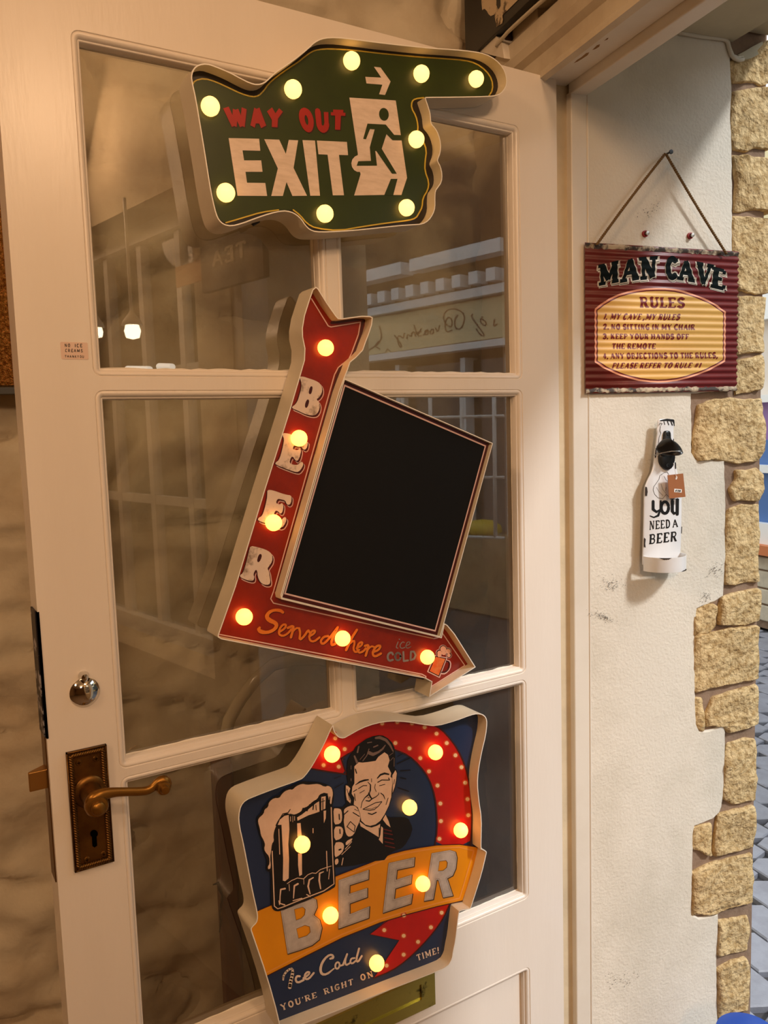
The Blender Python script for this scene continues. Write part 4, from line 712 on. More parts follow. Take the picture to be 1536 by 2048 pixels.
A.rib([(215, 1810), (310, 1700)], 10).rib([(165, 1890), (290, 1770)], 9).rib([(185, 1940), (165, 2040)], 12); A.build('man_skin', SKIN, bs, PM, .0013)
A = Art(NC)
for p, w_ in [([(365, 870), (430, 825), (500, 802), (552, 795)], [8, 24, 26, 18]), ([(685, 772), (730, 722), (790, 702), (850, 715)], [14, 26, 28, 20]), ([(408, 925), (480, 880), (530, 880)], 11), ([(335, 968), (382, 938)], 11), ([(428, 988), (495, 950)], 9), ([(690, 832), (750, 798), (850, 800)], 13), ([(850, 770), (862, 800)], 14), ([(715, 882), (795, 862)], 9), ([(545, 828), (585, 870), (582, 950), (560, 1000), (585, 1050), (602, 1070)], [8, 16, 20, 26, 22, 20]), ([(518, 1100), (565, 1108), (610, 1072), (662, 1045), (702, 1010), (706, 985)], [14, 18, 14, 12, 10, 8]), ([(445, 1205), (462, 1120), (500, 1060), (545, 1020)], [8, 9, 12, 20]), ([(735, 990), (775, 1022), (795, 1078)], [12, 14, 7]),
              ([(475, 1225), (560, 1180), (660, 1130), (750, 1115)], 11), ([(475, 1225), (570, 1243), (640, 1230), (700, 1180), (750, 1115)], 11), ([(520, 1215), (600, 1222), (670, 1190)], 6), ([(552, 1285), (605, 1302), (668, 1272)], 16), ([(842, 1060), (810, 1160)], 9), ([(600, 778), (600, 828)], 8), ([(655, 858), (645, 915), (668, 970)], 8), ([(125, 1300), (130, 1375)], 16), ([(135, 1520), (140, 1580)], 16), ([(330, 1275), (420, 1330)], 14), ([(350, 1225), (400, 1250)], 8), ([(240, 1480), (290, 1405), (360, 1470), (345, 1560), (240, 1480)], 11), ([(190, 1310), (255, 1250)], 14), ([(125, 1820), (150, 1810)], 22), ([(380, 700), (362, 640)], 16), ([(350, 1000), (362, 1100)], 10), ([(240, 930), (262, 1010), (280, 1090)], 9), ([(935, 790), (925, 860)], 8)]: A.rib(p, w_)
A.rib([(712, 1500), (712, 1640)], 12).rib([(980, 455), (1050, 415)], 11).rib([(975, 562), (1160, 477)], 15).rib([(1018, 665), (1165, 654)], 15).rib([(1022, 765), (1100, 782)], 16).rib([(985, 910), (1145, 965)], 14).rib([(60, 915), (190, 840)], 11).rib([(55, 780), (150, 738)], 9).rib([(160, 492), (215, 492)], 9)
A.build('man_linework', INK, bs, PM, .0015)
A = Art(NC)
for p, w_ in [([(560, 400), (620, 425), (700, 392), (760, 345), (800, 290)], [50, 46, 30, 26, 14]), ([(660, 185), (720, 178), (810, 215), (870, 290), (915, 380)], [30, 44, 40, 30, 16]), ([(412, 310), (393, 395)], 22), ([(350, 450), (388, 545)], [24, 34]), ([(470, 520), (530, 440), (562, 345)], 12), ([(430, 500), (500, 420)], 8), ([(630, 318), (690, 292)], 18), ([(540, 255), (600, 245)], 14), ([(860, 440), (915, 400)], 8), ([(870, 520), (915, 470)], 8), ([(930, 480), (928, 600)], 8), ([(300, 590), (300, 640)], 9), ([(300, 780), (300, 810)], 12), ([(570, 950), (572, 985)], 12), ([(548, 1050), (560, 1060)], 16)]: A.rib(p, w_)
A.build('hair_highlights', HAIR, bs, PM, .0015)
A = Art(NC)
for p in ([(782, 1518), (890, 1545)], [(785, 1572), (902, 1596)], [(790, 1640), (915, 1668)], [(795, 1700), (925, 1728)], [(800, 1758), (935, 1788)]): A.rib(p, 17)
A.build('tie_stripes', TIE, bs, PM, .0015)
mug = [(80, 700), (90, 630), (150, 575), (170, 500), (230, 450), (240, 415), (330, 345), (400, 335), (440, 268), (540, 225), (590, 195), (700, 145), (800, 155), (920, 155), (1040, 190), (1110, 225), (1142, 300), (1135, 420), (1112, 500), (1135, 520), (1145, 1100), (1165, 1560), (1140, 1605), (900, 1722), (600, 1845), (400, 1922), (330, 1918), (288, 1870), (275, 1700), (278, 1380), (230, 1380), (208, 1340), (228, 1250), (200, 1170), (165, 1080), (160, 960), (120, 880)]
Art(GC).poly(mug, [], 1).build('mug_outline', INK, bs, PM, .0016)
A = Art(GC).poly([(100, 700), (110, 650), (180, 590), (190, 530), (240, 500), (250, 430), (320, 375), (395, 375), (420, 330), (470, 280), (540, 255), (570, 265), (620, 215), (700, 180), (770, 195), (830, 190), (930, 180), (1010, 225), (1060, 205), (1110, 240), (1125, 320), (1110, 390), (1100, 470), (1075, 430), (1050, 310), (980, 310), (940, 330), (910, 390), (850, 420), (780, 490), (720, 510), (690, 560), (600, 605), (540, 600), (500, 580), (440, 600), (380, 690), (350, 750), (320, 830), (310, 900), (320, 960), (290, 1000), (280, 1100), (265, 1180), (280, 1330), (240, 1350), (235, 1310), (262, 1270), (255, 1170), (200, 1110), (185, 1060), (200, 1010), (180, 950), (140, 880), (130, 800)], [], 1)
A.poly([(400, 670), (460, 620), (520, 605), (530, 800), (515, 1000), (525, 1200), (520, 1470), (470, 1510), (440, 1500), (445, 1200), (435, 1000), (422, 740), (370, 742)]).poly([(635, 640), (700, 600), (800, 520), (900, 440), (935, 420), (940, 560), (880, 582), (790, 610), (720, 645), (640, 685)]).poly([(635, 720), (682, 715), (697, 900), (640, 905)]).poly([(648, 1130), (700, 1135), (702, 1420), (665, 1440), (648, 1290)]).poly([(965, 360), (1025, 350), (1020, 520), (965, 545)]).poly([(995, 550), (1030, 545), (1025, 650), (1000, 720)])
for p, w_ in [([(1100, 505), (1110, 900), (1125, 1300), (1138, 1545), (1000, 1640), (700, 1755), (450, 1858), (370, 1885), (325, 1850), (312, 1500), (295, 1100)], [14, 14, 12, 12, 14, 14, 14, 12, 14, 16, 14]), ([(500, 1542), (560, 1500), (640, 1466), (722, 1478), (780, 1422), (840, 1396), (890, 1402), (950, 1352), (1010, 1330), (1100, 1302)], 10), ([(530, 1640), (525, 1550)], 8), ([(727, 1550), (725, 1480)], 7), ([(1036, 1100), (1045, 1370)], 12), ([(470, 1610), (412, 1622), (402, 1720), (400, 1812), (465, 1832)], [24, 20, 14, 14, 18]), ([(645, 1545), (597, 1572), (585, 1740)], [26, 22, 12]), ([(856, 1460), (802, 1492), (785, 1580), (812, 1682)], [14, 22, 24, 14]), ([(995, 1380), (942, 1402), (936, 1500), (955, 1612)], [12, 20, 24, 16]), ([(580, 1775), (700, 1742)], 14), ([(1078, 1345), (1065, 1480)], 9), ([(385, 800), (397, 1140)], 10), ([(852, 790), (852, 850)], 10), ([(765, 1690), (815, 1718)], 14), ([(385, 1775), (395, 1830)], 10), ([(545, 630), (545, 690)], 8), ([(600, 625), (600, 680)], 8), ([(575, 620), (575, 700)], 6)]: A.rib(p, w_)
A.build('mug_highlights', SKIN, bs, PM, .0018)
A = Art(GC)
for p, w_ in [([(540, 530), (510, 575), (440, 590), (370, 700), (345, 750)], 12), ([(540, 595), (600, 610), (690, 575), (715, 512), (770, 550), (800, 470), (870, 430), (920, 400), (940, 340), (1000, 310), (1050, 320)], 14), ([(860, 460), (850, 530)], 16), ([(890, 470), (895, 540)], 10), ([(985, 380), (985, 540)], 12), ([(960, 430), (1010, 410)], 10), ([(1040, 350), (1045, 540)], 10), ([(1080, 360), (1070, 520)], 14)]: A.rib(p, w_)
A.build('mug_linework', INK, bs, PM, .0020)
bulbs(bs, MC, [(647, 340), (1194, 330), (1057, 622), (488, 818), (1328, 743), (1127, 1026), (638, 1194), (883, 1447)], DMF + .001, .0105)
# ================================================================== THINGS ON THE REVEAL
VC = crop(1160, 480, 4.655); MD = .006; PV = rev_pl(MD)
c4 = [PV.uv(*p) for p in VC([(55, 25), (1478, 105), (1455, 1395), (45, 1440)])]
sx0 = (c4[0][0] + c4[3][0]) / 2; sx1 = (c4[1][0] + c4[2][0]) / 2; sz1 = (c4[0][1] + c4[1][1]) / 2; sz0 = (c4[2][1] + c4[3][1]) / 2
mc = thing('man_cave_sign', PV.P((sx0 + sx1) / 2, sz0), 'maroon corrugated metal sign reading MAN CAVE RULES, hung on jute rope', 'sign')
PER = (sz1 - sz0) / 21.5; AMP = .0006
def wave(z): return AMP * math.sin(2 * math.pi * (z - sz0) / PER)
def corrugate(o):
    me = o.data; off = origin(o.parent); bm = bmesh.new(); bm.from_mesh(me)
    zs = [v.co.z + off.z for v in bm.verts]; z0, z1 = min(zs), max(zs); k = math.ceil((z0 - sz0) / (PER / 8))
    while sz0 + k * PER / 8 < z1:
        bmesh.ops.bisect_plane(bm, geom=bm.verts[:] + bm.edges[:] + bm.faces[:], plane_co=Vector((0, 0, sz0 + k * PER / 8 - off.z)), plane_no=Vector((0, 0, 1)), dist=1e-6); k += 1
    for v in bm.verts: v.co += H * wave(v.co.z + off.z)
    bm.normal_update()
    for f in bm.faces: f.smooth = True
    bm.to_mesh(me); bm.free()
n = 172; vs = []
for k in range(n + 1):
    z = sz0 + (sz1 - sz0) * k / n; wv = wave(z); jr = .0012 * math.sin(2 * math.pi * (z - sz0) / PER)
    vs += [PV.P(sx0, z, wv), PV.P(sx1 + jr, z, wv), PV.P(sx0, z, wv - .0007), PV.P(sx1 + jr, z, wv - .0007)]
fs = []
for k in range(n): a = 4 * k; fs += [(a, a + 1, a + 5, a + 4), (a + 3, a + 2, a + 6, a + 7), (a + 1, a + 3, a + 7, a + 5), (a + 2, a, a + 4, a + 6)]
mesh('corrugated_sheet', vs, fs, MCRED, mc, True)
def vuv(u0, u1, z0, z1, name, m, e, nn=60):
    vs = []; top = []
    for k in range(nn + 1): vs.append((u0 + (u1 - u0) * k / nn, z0 + random.uniform(-.0012, .0012))); top.append((u0 + (u1 - u0) * k / nn, z1 + random.uniform(-.0014, .0014)))
    V = [PV.P(a, c, e) for a, c in vs + top]; o = mesh(name, V, [(k, k + 1, nn + 2 + k, nn + 1 + k) for k in range(nn)], m, mc); corrugate(o); return o
vuv(sx0, sx1, sz0 + .0010, sz0 + .0075, 'worn_edge', MCRUST, .0004); vuv(sx0, sx1, sz1 - .0078, sz1 - .001, 'worn_edge', MCRUST, .0004)
tl = [(135, 640), (200, 590), (270, 545), (350, 507), (440, 480), (520, 463), (610, 451), (700, 447), (790, 447), (880, 456), (960, 473), (1050, 502), (1130, 533), (1200, 562), (1280, 610), (1355, 668)]
bl = [(1352, 1130), (1280, 1172), (1200, 1215), (1100, 1255), (1000, 1288), (900, 1312), (800, 1325), (725, 1328), (650, 1324), (550, 1312), (450, 1288), (370, 1262), (300, 1234), (220, 1195), (137, 1140)]
ctr = (745, 890)
def scl(P, f, g_): return [(ctr[0] + (x - ctr[0]) * f, ctr[1] + (y - ctr[1]) * g_) for x, y in P]
sgn = lambda l: l
Art(VC).poly(tl + bl).build('panel_border', MCPINK, mc, PV, .0004, post=corrugate)
Art(VC).poly(scl(tl + bl, .974, .962)).build('panel_border', mat('maroon_line', (110, 22, 20), .5), mc, PV, .0006, post=corrugate)
Art(VC).poly(scl(tl + bl, .957, .936)).build('ochre_panel', MCYEL, mc, PV, .0008, post=corrugate)
MCI = mat('man_cave_black', (16, 24, 24), .85, spec=.1)
LQ = [('M', [(180, 240), (345, 205), (350, 385), (185, 415)]), ('A', [(395, 190), (530, 165), (530, 362), (390, 385)]), ('N', [(560, 172), (712, 162), (700, 350), (570, 362)]),
      ('C', [(800, 172), (900, 172), (905, 352), (800, 352)]), ('A', [(930, 190), (1040, 195), (1050, 385), (920, 362)]), ('V', [(1100, 215), (1225, 240), (1195, 430), (1100, 405)]), ('E', [(1245, 262), (1350, 285), (1340, 462), (1230, 435)])]
MCC = MCCREAM
for ch, q in LQ:
    cx_, cy_ = sum(a for a, c in q) / 4, sum(c for a, c in q) / 4; q = [(cx_ + (a - cx_) * 1.06, cy_ + (c - cy_) * 1.12) for a, c in q]
    Art(VC).text(ch, [(a + 3, c + 5) for a, c in q], (.40, .28), .26, gap=.1).text(ch, [(a + 9, c + 20) for a, c in q], (.36, .26), .24, gap=.1).build('letter_outline', MCC, mc, PV, .0005, post=corrugate)
    Art(VC).text(ch, [(a + 7, c + 14) for a, c in q], (.31, .2), .2, gap=.1).build('letter_shadow', MCI, mc, PV, .0007, post=corrugate)
    Art(VC).text(ch, [(a + 4, c + 9) for a, c in q], (.32, .21), .21, gap=.1).build('letter_shade_line', MCC, mc, PV, .0009, post=corrugate)
    Art(VC).text(ch, q, (.29, .17), .18, gap=.1).build('letter', MCI, mc, PV, .0011, post=corrugate)
MCT = mat('rules_text', (122, 24, 22), .5)
for t_, q_, wt, sh, se in (('RULES', [(556, 530), (972, 538), (972, 634), (558, 628)], (.22, .12), 0, .15), ('1. MY CAVE ,MY RULES', [(222, 684), (932, 690), (926, 746), (218, 740)], (.27, .12), .22, .08), ('2. NO SITTING IN MY CHAIR', [(215, 782), (1068, 786), (1066, 838), (215, 832)], (.27, .12), 0, .08), ('3. KEEP YOUR HANDS OFF', [(212, 872), (1012, 875), (1010, 925), (212, 922)], (.27, .12), 0, .08),
                      ('THE REMOTE', [(296, 963), (702, 963), (700, 1014), (296, 1014)], (.27, .12), 0, .08), ('4. ANY OBJECTIONS TO THE RULES,', [(210, 1054), (1278, 1046), (1276, 1100), (210, 1108)], (.27, .12), 0, .08), ('PLEASE REFER TO RULE #1', [(302, 1144), (1128, 1142), (1124, 1190), (300, 1198)], (.27, .12), .2, .08)):
    Art(VC).text(t_, q_, wt, se, sh, gap=.13, sp=.35).build('lettering', MCT, mc, PV, .0011, post=corrugate)
# rope, nail
rp = rev_pl(.014); ap = rp.px(1330, 308); ra = rp.px(1195, 489); rb_ = rp.px(1455, 507)
rr = thing('jute_rope', ap, 'twisted jute rope holding up the man cave sign', 'rope')
for name, a, c in (('strand', ap, ra), ('strand', ap + O * .002, rb_)):
    b = MB()
    for ph in (0, math.pi):
        L = (c - a).length; t = (c - a).normalized(); u_ = t.cross(H).normalized(); pts = []
        k = int(L / .0018)
        for q in range(k + 1):
            s_ = q / k; th = ph + s_ * L / .0075 * 2 * math.pi; pts.append(a + (c - a) * s_ + (u_ * math.cos(th) + H * math.sin(th)) * .0011 + H * (-.002 * s_) + u_ * (.0015 * math.sin(s_ * 3)))
        b.tube(pts, .00145, 6)
    b.build(name, ROPE, rr, True)
b = MB(); b.lathe(rev_pl(0).px(1331, 309), H, [(.0015, 0), (.0015, .012), (.0035, .012), (.0035, .014), (.0001, .0143)], 12); tag(b.build('nail', IRON), 'dark nail head at the top of the jute rope', 'nail')
for (x, y, lb) in ((1289, 468, 'red wall plug left of the other, above the man cave sign'), (1379, 472, 'red wall plug nearer the stone edge, above the man cave sign')):
    p = rev_pl(0).px(x, y); r_ = thing('wall_plug', p, lb, 'wall plug')
    b = MB(); b.lathe(p, H, [(.0052, -.001), (.0052, .003), (.0035, .0034), (.0035, .001), (.0001, .001)], 14); b.build('plug', PLUG, r_)
    b = MB(); b.lathe(p + O * .001, H, [(.0024, .001), (.0024, .006), (.0034, .006), (.0030, .0075), (.0001, .008)], 12); b.build('screw', mat('zinc', (190, 184, 176), .3, metal=.8), r_)
# bottle-shaped opener plaque
OC = crop(1260, 820, 5.689); BD = .016; PO = rev_pl(BD)
btl = [(335, 104), (420, 98), (498, 103), (511, 120), (509, 182), (502, 205), (500, 300), (503, 380), (508, 480), (520, 600), (540, 690), (570, 790), (590, 880), (594, 1000), (592, 1250), (586, 1500), (578, 1670), (575, 1800), (150, 1800), (152, 1650), (160, 1400), (166, 1150), (168, 990), (174, 880), (205, 795), (255, 705), (278, 600), (288, 500), (300, 410), (310, 320), (318, 262), (310, 232), (322, 195), (324, 130)]
buv = [PO.uv(*p) for p in chaikin(OC(btl), True, 1)]
bo_ = thing('bottle_opener', PO.P(sum(p[0] for p in buv) / len(buv), min(p[1] for p in buv)), 'white enamel beer-bottle wall plaque with black opener, printed YOU NEED A BEER', 'bottle opener')
bin2 = inset(buv, .0018); n = len(buv)
rings = [(inset(buv, .0005), -.0035), (buv, -.0014), (bin2, 0.0)]
vs = [PO.P(p[0], p[1], e) for l, e in rings for p in l]; fs = []
for j in range(2): fs += [(j * n + q, j * n + (q + 1) % n, (j + 1) * n + (q + 1) % n, (j + 1) * n + q) for q in range(n)]
for t in tessellate_polygon([[Vector((p[0], p[1], 0)) for p in bin2]]): fs.append(tuple(q + 2 * n for q in t))
auto_smooth(mesh('bottle_plate', vs, fs, ENAMEL, bo_), 50)
b = MB(); pm_ = PO.uv(*OC([(400, 620)])[0]); pcup = PO.uv(*OC([(380, 1500)])[0])
for (uu, vv) in (pm_, pcup): b.lathe(PO.P(uu, vv, -BD), H, [(.008, 0), (.008, BD - .0005)], 14)
b.build('wall_spacer', IRON, bo_)
# catch cup
CL = PO.uv(*OC([(152, 1670)])[0])[0]; CRt = PO.uv(*OC([(578, 1640)])[0])[0]; ctop = PO.uv(*OC([(152, 1662)])[0])[1] - .0005; cbot = PO.uv(*OC([(137, 1838)])[0])[1] + .0008
cw = (CRt - CL) / 2; cm = (CRt + CL) / 2; dep = .037; vs = []; k = 28
for r_, z in ((0, cbot), (0, ctop), (-.001, ctop), (-.001, cbot + .001)):
    for q in range(k + 1):
        a = math.pi * q / k; vs.append(PO.P(cm - (cw + r_) * math.cos(a), z, (dep + r_) * math.sin(a)))
m_ = k + 1; fs = [(j * m_ + q, j * m_ + q + 1, (j + 1) * m_ + q + 1, (j + 1) * m_ + q) for j in range(3) for q in range(k)]
fs.append(tuple(range(m_))); fs.append(tuple(range(4 * m_ - 1, 3 * m_ - 1, -1)))
auto_smooth(mesh('catch_cup', vs, fs, ENAMEL, bo_), 50)
def cupchip(a0, a1, z, dz, nn=16):
    vs = []
    for q in range(nn + 1):
        a = a0 + (a1 - a0) * q / nn; s_ = math.sin(math.pi * q / nn)
        for zz in (z, z + dz * s_ * random.uniform(.6, 1)): vs.append(PO.P(cm - (cw + .0003) * math.cos(a), zz, (dep + .0003) * math.sin(a)))
    mesh('enamel_chip', vs, [(2 * q, 2 * q + 1, 2 * q + 3, 2 * q + 2) for q in range(nn)], RUST, bo_)
cupchip(.75, 1.3, ctop + .0001, -.0035); cupchip(1.75, 2.5, cbot - .0001, .0032)
YU = [([(262, 1040), (262, 1130), (300, 1160), (345, 1130)], [34, 34, 26, 14]), ([(348, 1035), (345, 1130), (320, 1200), (270, 1222), (228, 1205)], [20, 22, 26, 16, 12]), (circ(396, 1110, 42, 22, 66), 34), ([(480, 1035), (480, 1150), (500, 1180), (540, 1150)], [38, 36, 26, 14]), ([(538, 1020), (536, 1185)], 36), ([(460, 1012), (500, 1012)], 10), ([(520, 1012), (556, 1018)], 8)]
A = Art(OC)
for p, w_ in YU: A.rib(p, w_, sm=0)
A.build('you_lettering', INK, bo_, PO, .0003)
Art(OC).text('NEED A', [(222, 1262), (540, 1240), (545, 1330), (218, 1364)], (.17, .11), .1, gap=.14, sp=.2).build('lettering', INK, bo_, PO, .0003)
Art(OC).text('BEER', [(222, 1415), (540, 1378), (532, 1492), (216, 1528)], (.2, .12), .1, gap=.14).build('lettering', INK, bo_, PO, .0003)
A = Art(OC)
for p, w_ in [([(345, 120), (420, 112), (490, 120), (500, 150)], [12, 26, 26, 14]), ([(332, 170), (340, 150), (365, 155), (350, 175)], 5), ([(385, 130), (395, 165)], 8), ([(425, 130), (440, 168)], 10), ([(465, 130), (480, 172)], 12), ([(495, 135), (503, 178)], 10), ([(345, 185), (338, 235), (350, 265), (330, 310), (322, 380)], 5),
              ([(440, 735), (425, 708), (390, 712), (340, 745), (328, 790), (300, 830), (270, 870), (262, 910), (280, 960), (320, 1000), (370, 1010), (390, 985), (410, 960), (440, 985)], 4), ([(300, 880), (330, 930), (375, 975)], 3), ([(350, 840), (370, 900), (405, 950)], 3), ([(385, 750), (405, 790), (430, 810)], 3), ([(410, 880), (400, 920)], 3), ([(495, 330), (495, 350)], 8), ([(515, 600), (518, 665)], 12), ([(588, 1330), (584, 1400)], 9)]: A.rib(p, w_)
A.build('bottle_linework', INK, bo_, PO, .0003)
A = Art(OC).poly([(172, 870), (192, 880), (200, 930), (192, 980), (170, 975)]).poly([(158, 1450), (178, 1470), (172, 1520), (176, 1565), (156, 1555)]).poly([(290, 430), (304, 440), (292, 545), (280, 540)]); A.build('enamel_chips', RUST, bo_, PO, .0004)
# opener casting
A = [(375, 262), (385, 240), (412, 233), (438, 242), (448, 265), (450, 330), (480, 350), (500, 520), (490, 600), (465, 655), (430, 680), (395, 682), (350, 650), (322, 600), (316, 540), (320, 520), (370, 350)]
uvA = [PO.uv(*p) for p in chaikin(OC(A), True, 1)]; n = len(uvA); i2 = inset(uvA, .001)
vs = [PO.P(p[0], p[1], e) for l, e in ((uvA, 0.0), (uvA, .0035), (i2, .0045)) for p in l]; fs = [(j * n + q, j * n + (q + 1) % n, (j + 1) * n + (q + 1) % n, (j + 1) * n + q) for j in range(2) for q in range(n)]
for t in tessellate_polygon([[Vector((p[0], p[1], 0)) for p in i2]]): fs.append(tuple(q + 2 * n for q in t))
op = mesh('opener', vs, fs, IRON, bo_); auto_smooth(op, 60)
hl = [(375, 365), (345, 385), (315, 410), (302, 432), (335, 468), (372, 512)]; hr = [(448, 320), (520, 355), (580, 410), (620, 470), (560, 520), (480, 540)]
Pa = rev_pl(BD + .004); Pb = rev_pl(BD + .030)
a_ = [Pa.px(*p) for p in OC([(372, 325), (308, 395), (284, 432), (306, 480), (366, 530)])]
t_ = [Pb.px(*p) for p in OC([(472, 335), (545, 365), (610, 415), (640, 475), (565, 528)])]
mid = [(p + q) / 2 + H * .004 + Z * .0015 for p, q in zip(a_, t_)]
r_b = [Pa.px(*p) for p in OC([(452, 335), (500, 375), (515, 440), (510, 480), (490, 530)])]
vs = []; 
for j in range(5): vs += [a_[j], mid[j], t_[j]]
for j in range(5): vs += [r_b[j]]
fs = [(3 * j + i, 3 * j + i + 1, 3 * j + i + 4, 3 * j + i + 3) for j in range(4) for i in range(2)] + [(3 * j + 2, 15 + j, 16 + j, 3 * j + 5) for j in range(3)]
o = mesh('opener_hood', vs, fs, IRON, op, True); md = o.modifiers.new('thick', 'SOLIDIFY'); md.thickness = .0028; md.offset = 0; md = o.modifiers.new('sub', 'SUBSURF'); md.levels = 2; md.render_levels = 2
lip_ = [Pb.px(*p) for p in OC([(380, 520), (440, 490), (500, 470), (560, 470), (600, 475)])]
b = MB(); b.tube([lip_[0] - H * .022, lip_[1] - H * .014, lip_[2] - H * .006, lip_[3] - H * .002, lip_[4]], [.0008, .001, .001, .001, .0008], 8); b.build('opener_lip', mat('steel_lip', (150, 150, 148), .3, metal=.9), op, True)
for (x, y) in ((415, 270), (405, 630)):
    b = MB(); b.lathe(PO.P(*PO.uv(*OC([(x, y)])[0]), .0045), H, [(.0032, -.0005), (.0032, .0008), (.002, .001), (.002, .0003), (.0001, .0003)], 14); b.build('opener_screw', IRON, op)
# price tag on string
PT = rev_pl(BD + .012); tg = OC([(428, 742), (605, 722), (632, 988), (446, 1008)]); tp = [PT.px(*p) for p in tg]
tg_ = thing('price_tag', (tp[2] + tp[3]) / 2, 'brown card price tag hanging over the bottle-shaped opener', 'tag')
vs = tp + [p - H * .0006 for p in tp]; mesh('card', vs, [(3, 2, 1, 0), (4, 5, 6, 7), (0, 1, 5, 4), (1, 2, 6, 5), (2, 3, 7, 6), (3, 0, 4, 7)], CARD, tg_)
Art(OC).poly([(503, 895), (588, 902), (586, 940), (501, 935)]).build('price_label', LABEL, tg_, PT, .0003); Art(OC).text('£28', [(515, 906), (575, 910), (573, 932), (514, 928)], (.26, .2), 0, gap=.18).build('lettering', INK, tg_, PT, .0006)
Art(OC).poly(circ(526, 772, 10, 12, 20, .2)).build('eyelet', LABEL, tg_, PT, .0004)
b = MB(); b.tube([PT.px(*OC([(526, 772)])[0], .001), PT.px(*OC([(505, 700)])[0], .002), PT.px(*OC([(480, 600)])[0], .003)], .0004, 5); b.build('string', LABEL, tg_)
# ================================================================== STICKER ON THE DOOR
SC = crop(0, 560, 6.83); sp = SC([(824, 846), (1204, 854), (1200, 1088), (836, 1080)])
uvs = [D0.uv(*p) for p in sp]; su0, su1 = (uvs[0][0] + uvs[3][0]) / 2, (uvs[1][0] + uvs[2][0]) / 2; sv0, sv1 = (uvs[2][1] + uvs[3][1]) / 2, (uvs[0][1] + uvs[1][1]) / 2
st = thing('sticker', (su0, 0, sv0), 'small pale label reading NO ICE CREAMS THANKYOU on the door stile', 'sticker')
rr_ = rrect(su0, su1, sv0, sv1, .0015); n = len(rr_); mesh('label_tape', [(p[0], -.0004, p[1]) for p in rr_] + [(p[0], .0, p[1]) for p in rr_], [tuple(range(n))] + [(q, (q + 1) % n, n + (q + 1) % n, n + q) for q in range(n)], TAPE, st)
for t_, q_ in (('NO', [(880, 868), (958, 870), (956, 918), (882, 916)]), ('ICE', [(1018, 870), (1120, 872), (1120, 922), (1020, 920)]), ('CREAMS', [(888, 940), (1128, 944), (1128, 990), (888, 986)]), ('THANKYOU', [(884, 1026), (1146, 1030), (1146, 1066), (884, 1060)])):
    Art(SC).text(t_, q_, (.16, .14), 0, gap=.28).build('lettering', INK, st, D0, .0007)
# ================================================================== ABOVE THE DOORWAY
FI = Plane(O * -1, H * -1, 0.036)   # interior face plane o = -0.036
def ipx(x, y, o):   # point on vertical plane o = const
    d = ray(x, y); return CAM + d * ((o - CAM.dot(O)) / d.dot(O))
K = crop(940, 0, 5.12); oo = -0.05
def onb(pts, o=oo): return [ipx(x, y, o) for x, y in K(pts)]
q0 = ipx(*K([(235, 335)])[0], oo); q1_ = ipx(*K([(650, 0)])[0], oo)
h0_, z0_ = q0.dot(H), (q0.z + q1_.z) / 2
bs_ = thing('black_wall_sign', ohz(oo, h0_ + .2, z0_), 'black board with distressed cream lettering above the doorway', 'sign')
b = MB(); b.obox(oo, oo + .012, -.196, .6, z0_, z0_ + .26); bevel(b.build('board', IRON, bs_), .001)
ltr = onb([(118, -60), (118, 30), (125, 105), (150, 90), (170, 110), (185, 140), (212, 165), (248, 150), (262, 220), (272, 275), (330, 238), (338, 200), (332, 155), (400, 90), (500, -10), (500, -60)], oo - .0008)
def flat(name, P, m, parent):
    c = [(p.dot(H), p.z) for p in P]; return mesh(name, P, [tuple(t) for t in tessellate_polygon([[Vector((a, c_, 0)) for a, c_ in c]])], m, parent)
LC = mat('distressed_cream', (216, 196, 164), .7, mottle=.9, mscale=60, rgb2=(70, 54, 40), mlo=.52, mhi=.6)
flat('lettering', ltr, LC, bs_); flat('letter_gap', onb([(268, -60), (310, -60), (312, 60), (292, 95), (272, 60)], oo - .0012), IRON, bs_)
dk = ipx(*K([(150, 300)])[0], -.03)
b = MB(); b.obox(-.034, -.022, -.199, h0_ + .01, 2.06, z0_ + .3); tag(b.build('dark_strip', mat('dark_strip', (64, 40, 26), .6, mottle=.8, mscale=30, rgb2=(30, 18, 12))), 'dark brown wooden strip in the corner above the door', 'wood strip')
# tapered corner block and cable
pz = [ipx(*p, -.045) for p in K([(50, 515), (175, 352), (252, 352), (325, 430), (348, 596), (240, 570)])]
vs = pz + [p + O * .03 for p in pz]; n = len(pz)
mesh('corner_block', vs, [tuple(range(n)), tuple(range(2 * n - 1, n - 1, -1))] + [(q, (q + 1) % n, n + (q + 1) % n, n + q) for q in range(n)], TRIM); tag(bpy.data.objects['corner_block'], 'cream tapered block at the end of the moulding above the door', 'block')
b = MB(); b.tube([ipx(*p, -.047) for p in K([(270, 478), (285, 440), (330, 395), (385, 330), (500, 222), (640, 95), (760, -10), (900, -140)])], .0028, 8); tag(b.build('cable', CABLE, None, True), 'thin painted cable running up over the doorway moulding', 'cable')
J = crop(1340, 0, 7.837)
def soff(p):   # on reveal plane just proud of the plaster
    return rev_pl(.004).px(*p)
b = MB(); b.tube([soff(p) for p in J([(120, 505), (230, 525), (400, 560), (600, 585), (800, 608), (870, 625), (905, 660), (930, 760), (960, 860), (1010, 915), (1080, 945), (1150, 930)])], .0032, 8); b.tube([soff(p) for p in J([(120, 490), (400, 540), (800, 595), (900, 640), (950, 780), (990, 870), (1060, 900), (1140, 890)])], .0022, 8)
tag(b.build('cable', CABLE, None, True), 'pale twin cable along the top of the plaster reveal', 'cable', None, 'stuff')
pj = [rev_pl(.006).px(*p) for p in J([(1060, 860), (1180, 800), (1290, 730), (1450, 650), (1460, 690), (1370, 790), (1390, 850), (1280, 910), (1180, 930), (1130, 900)])]
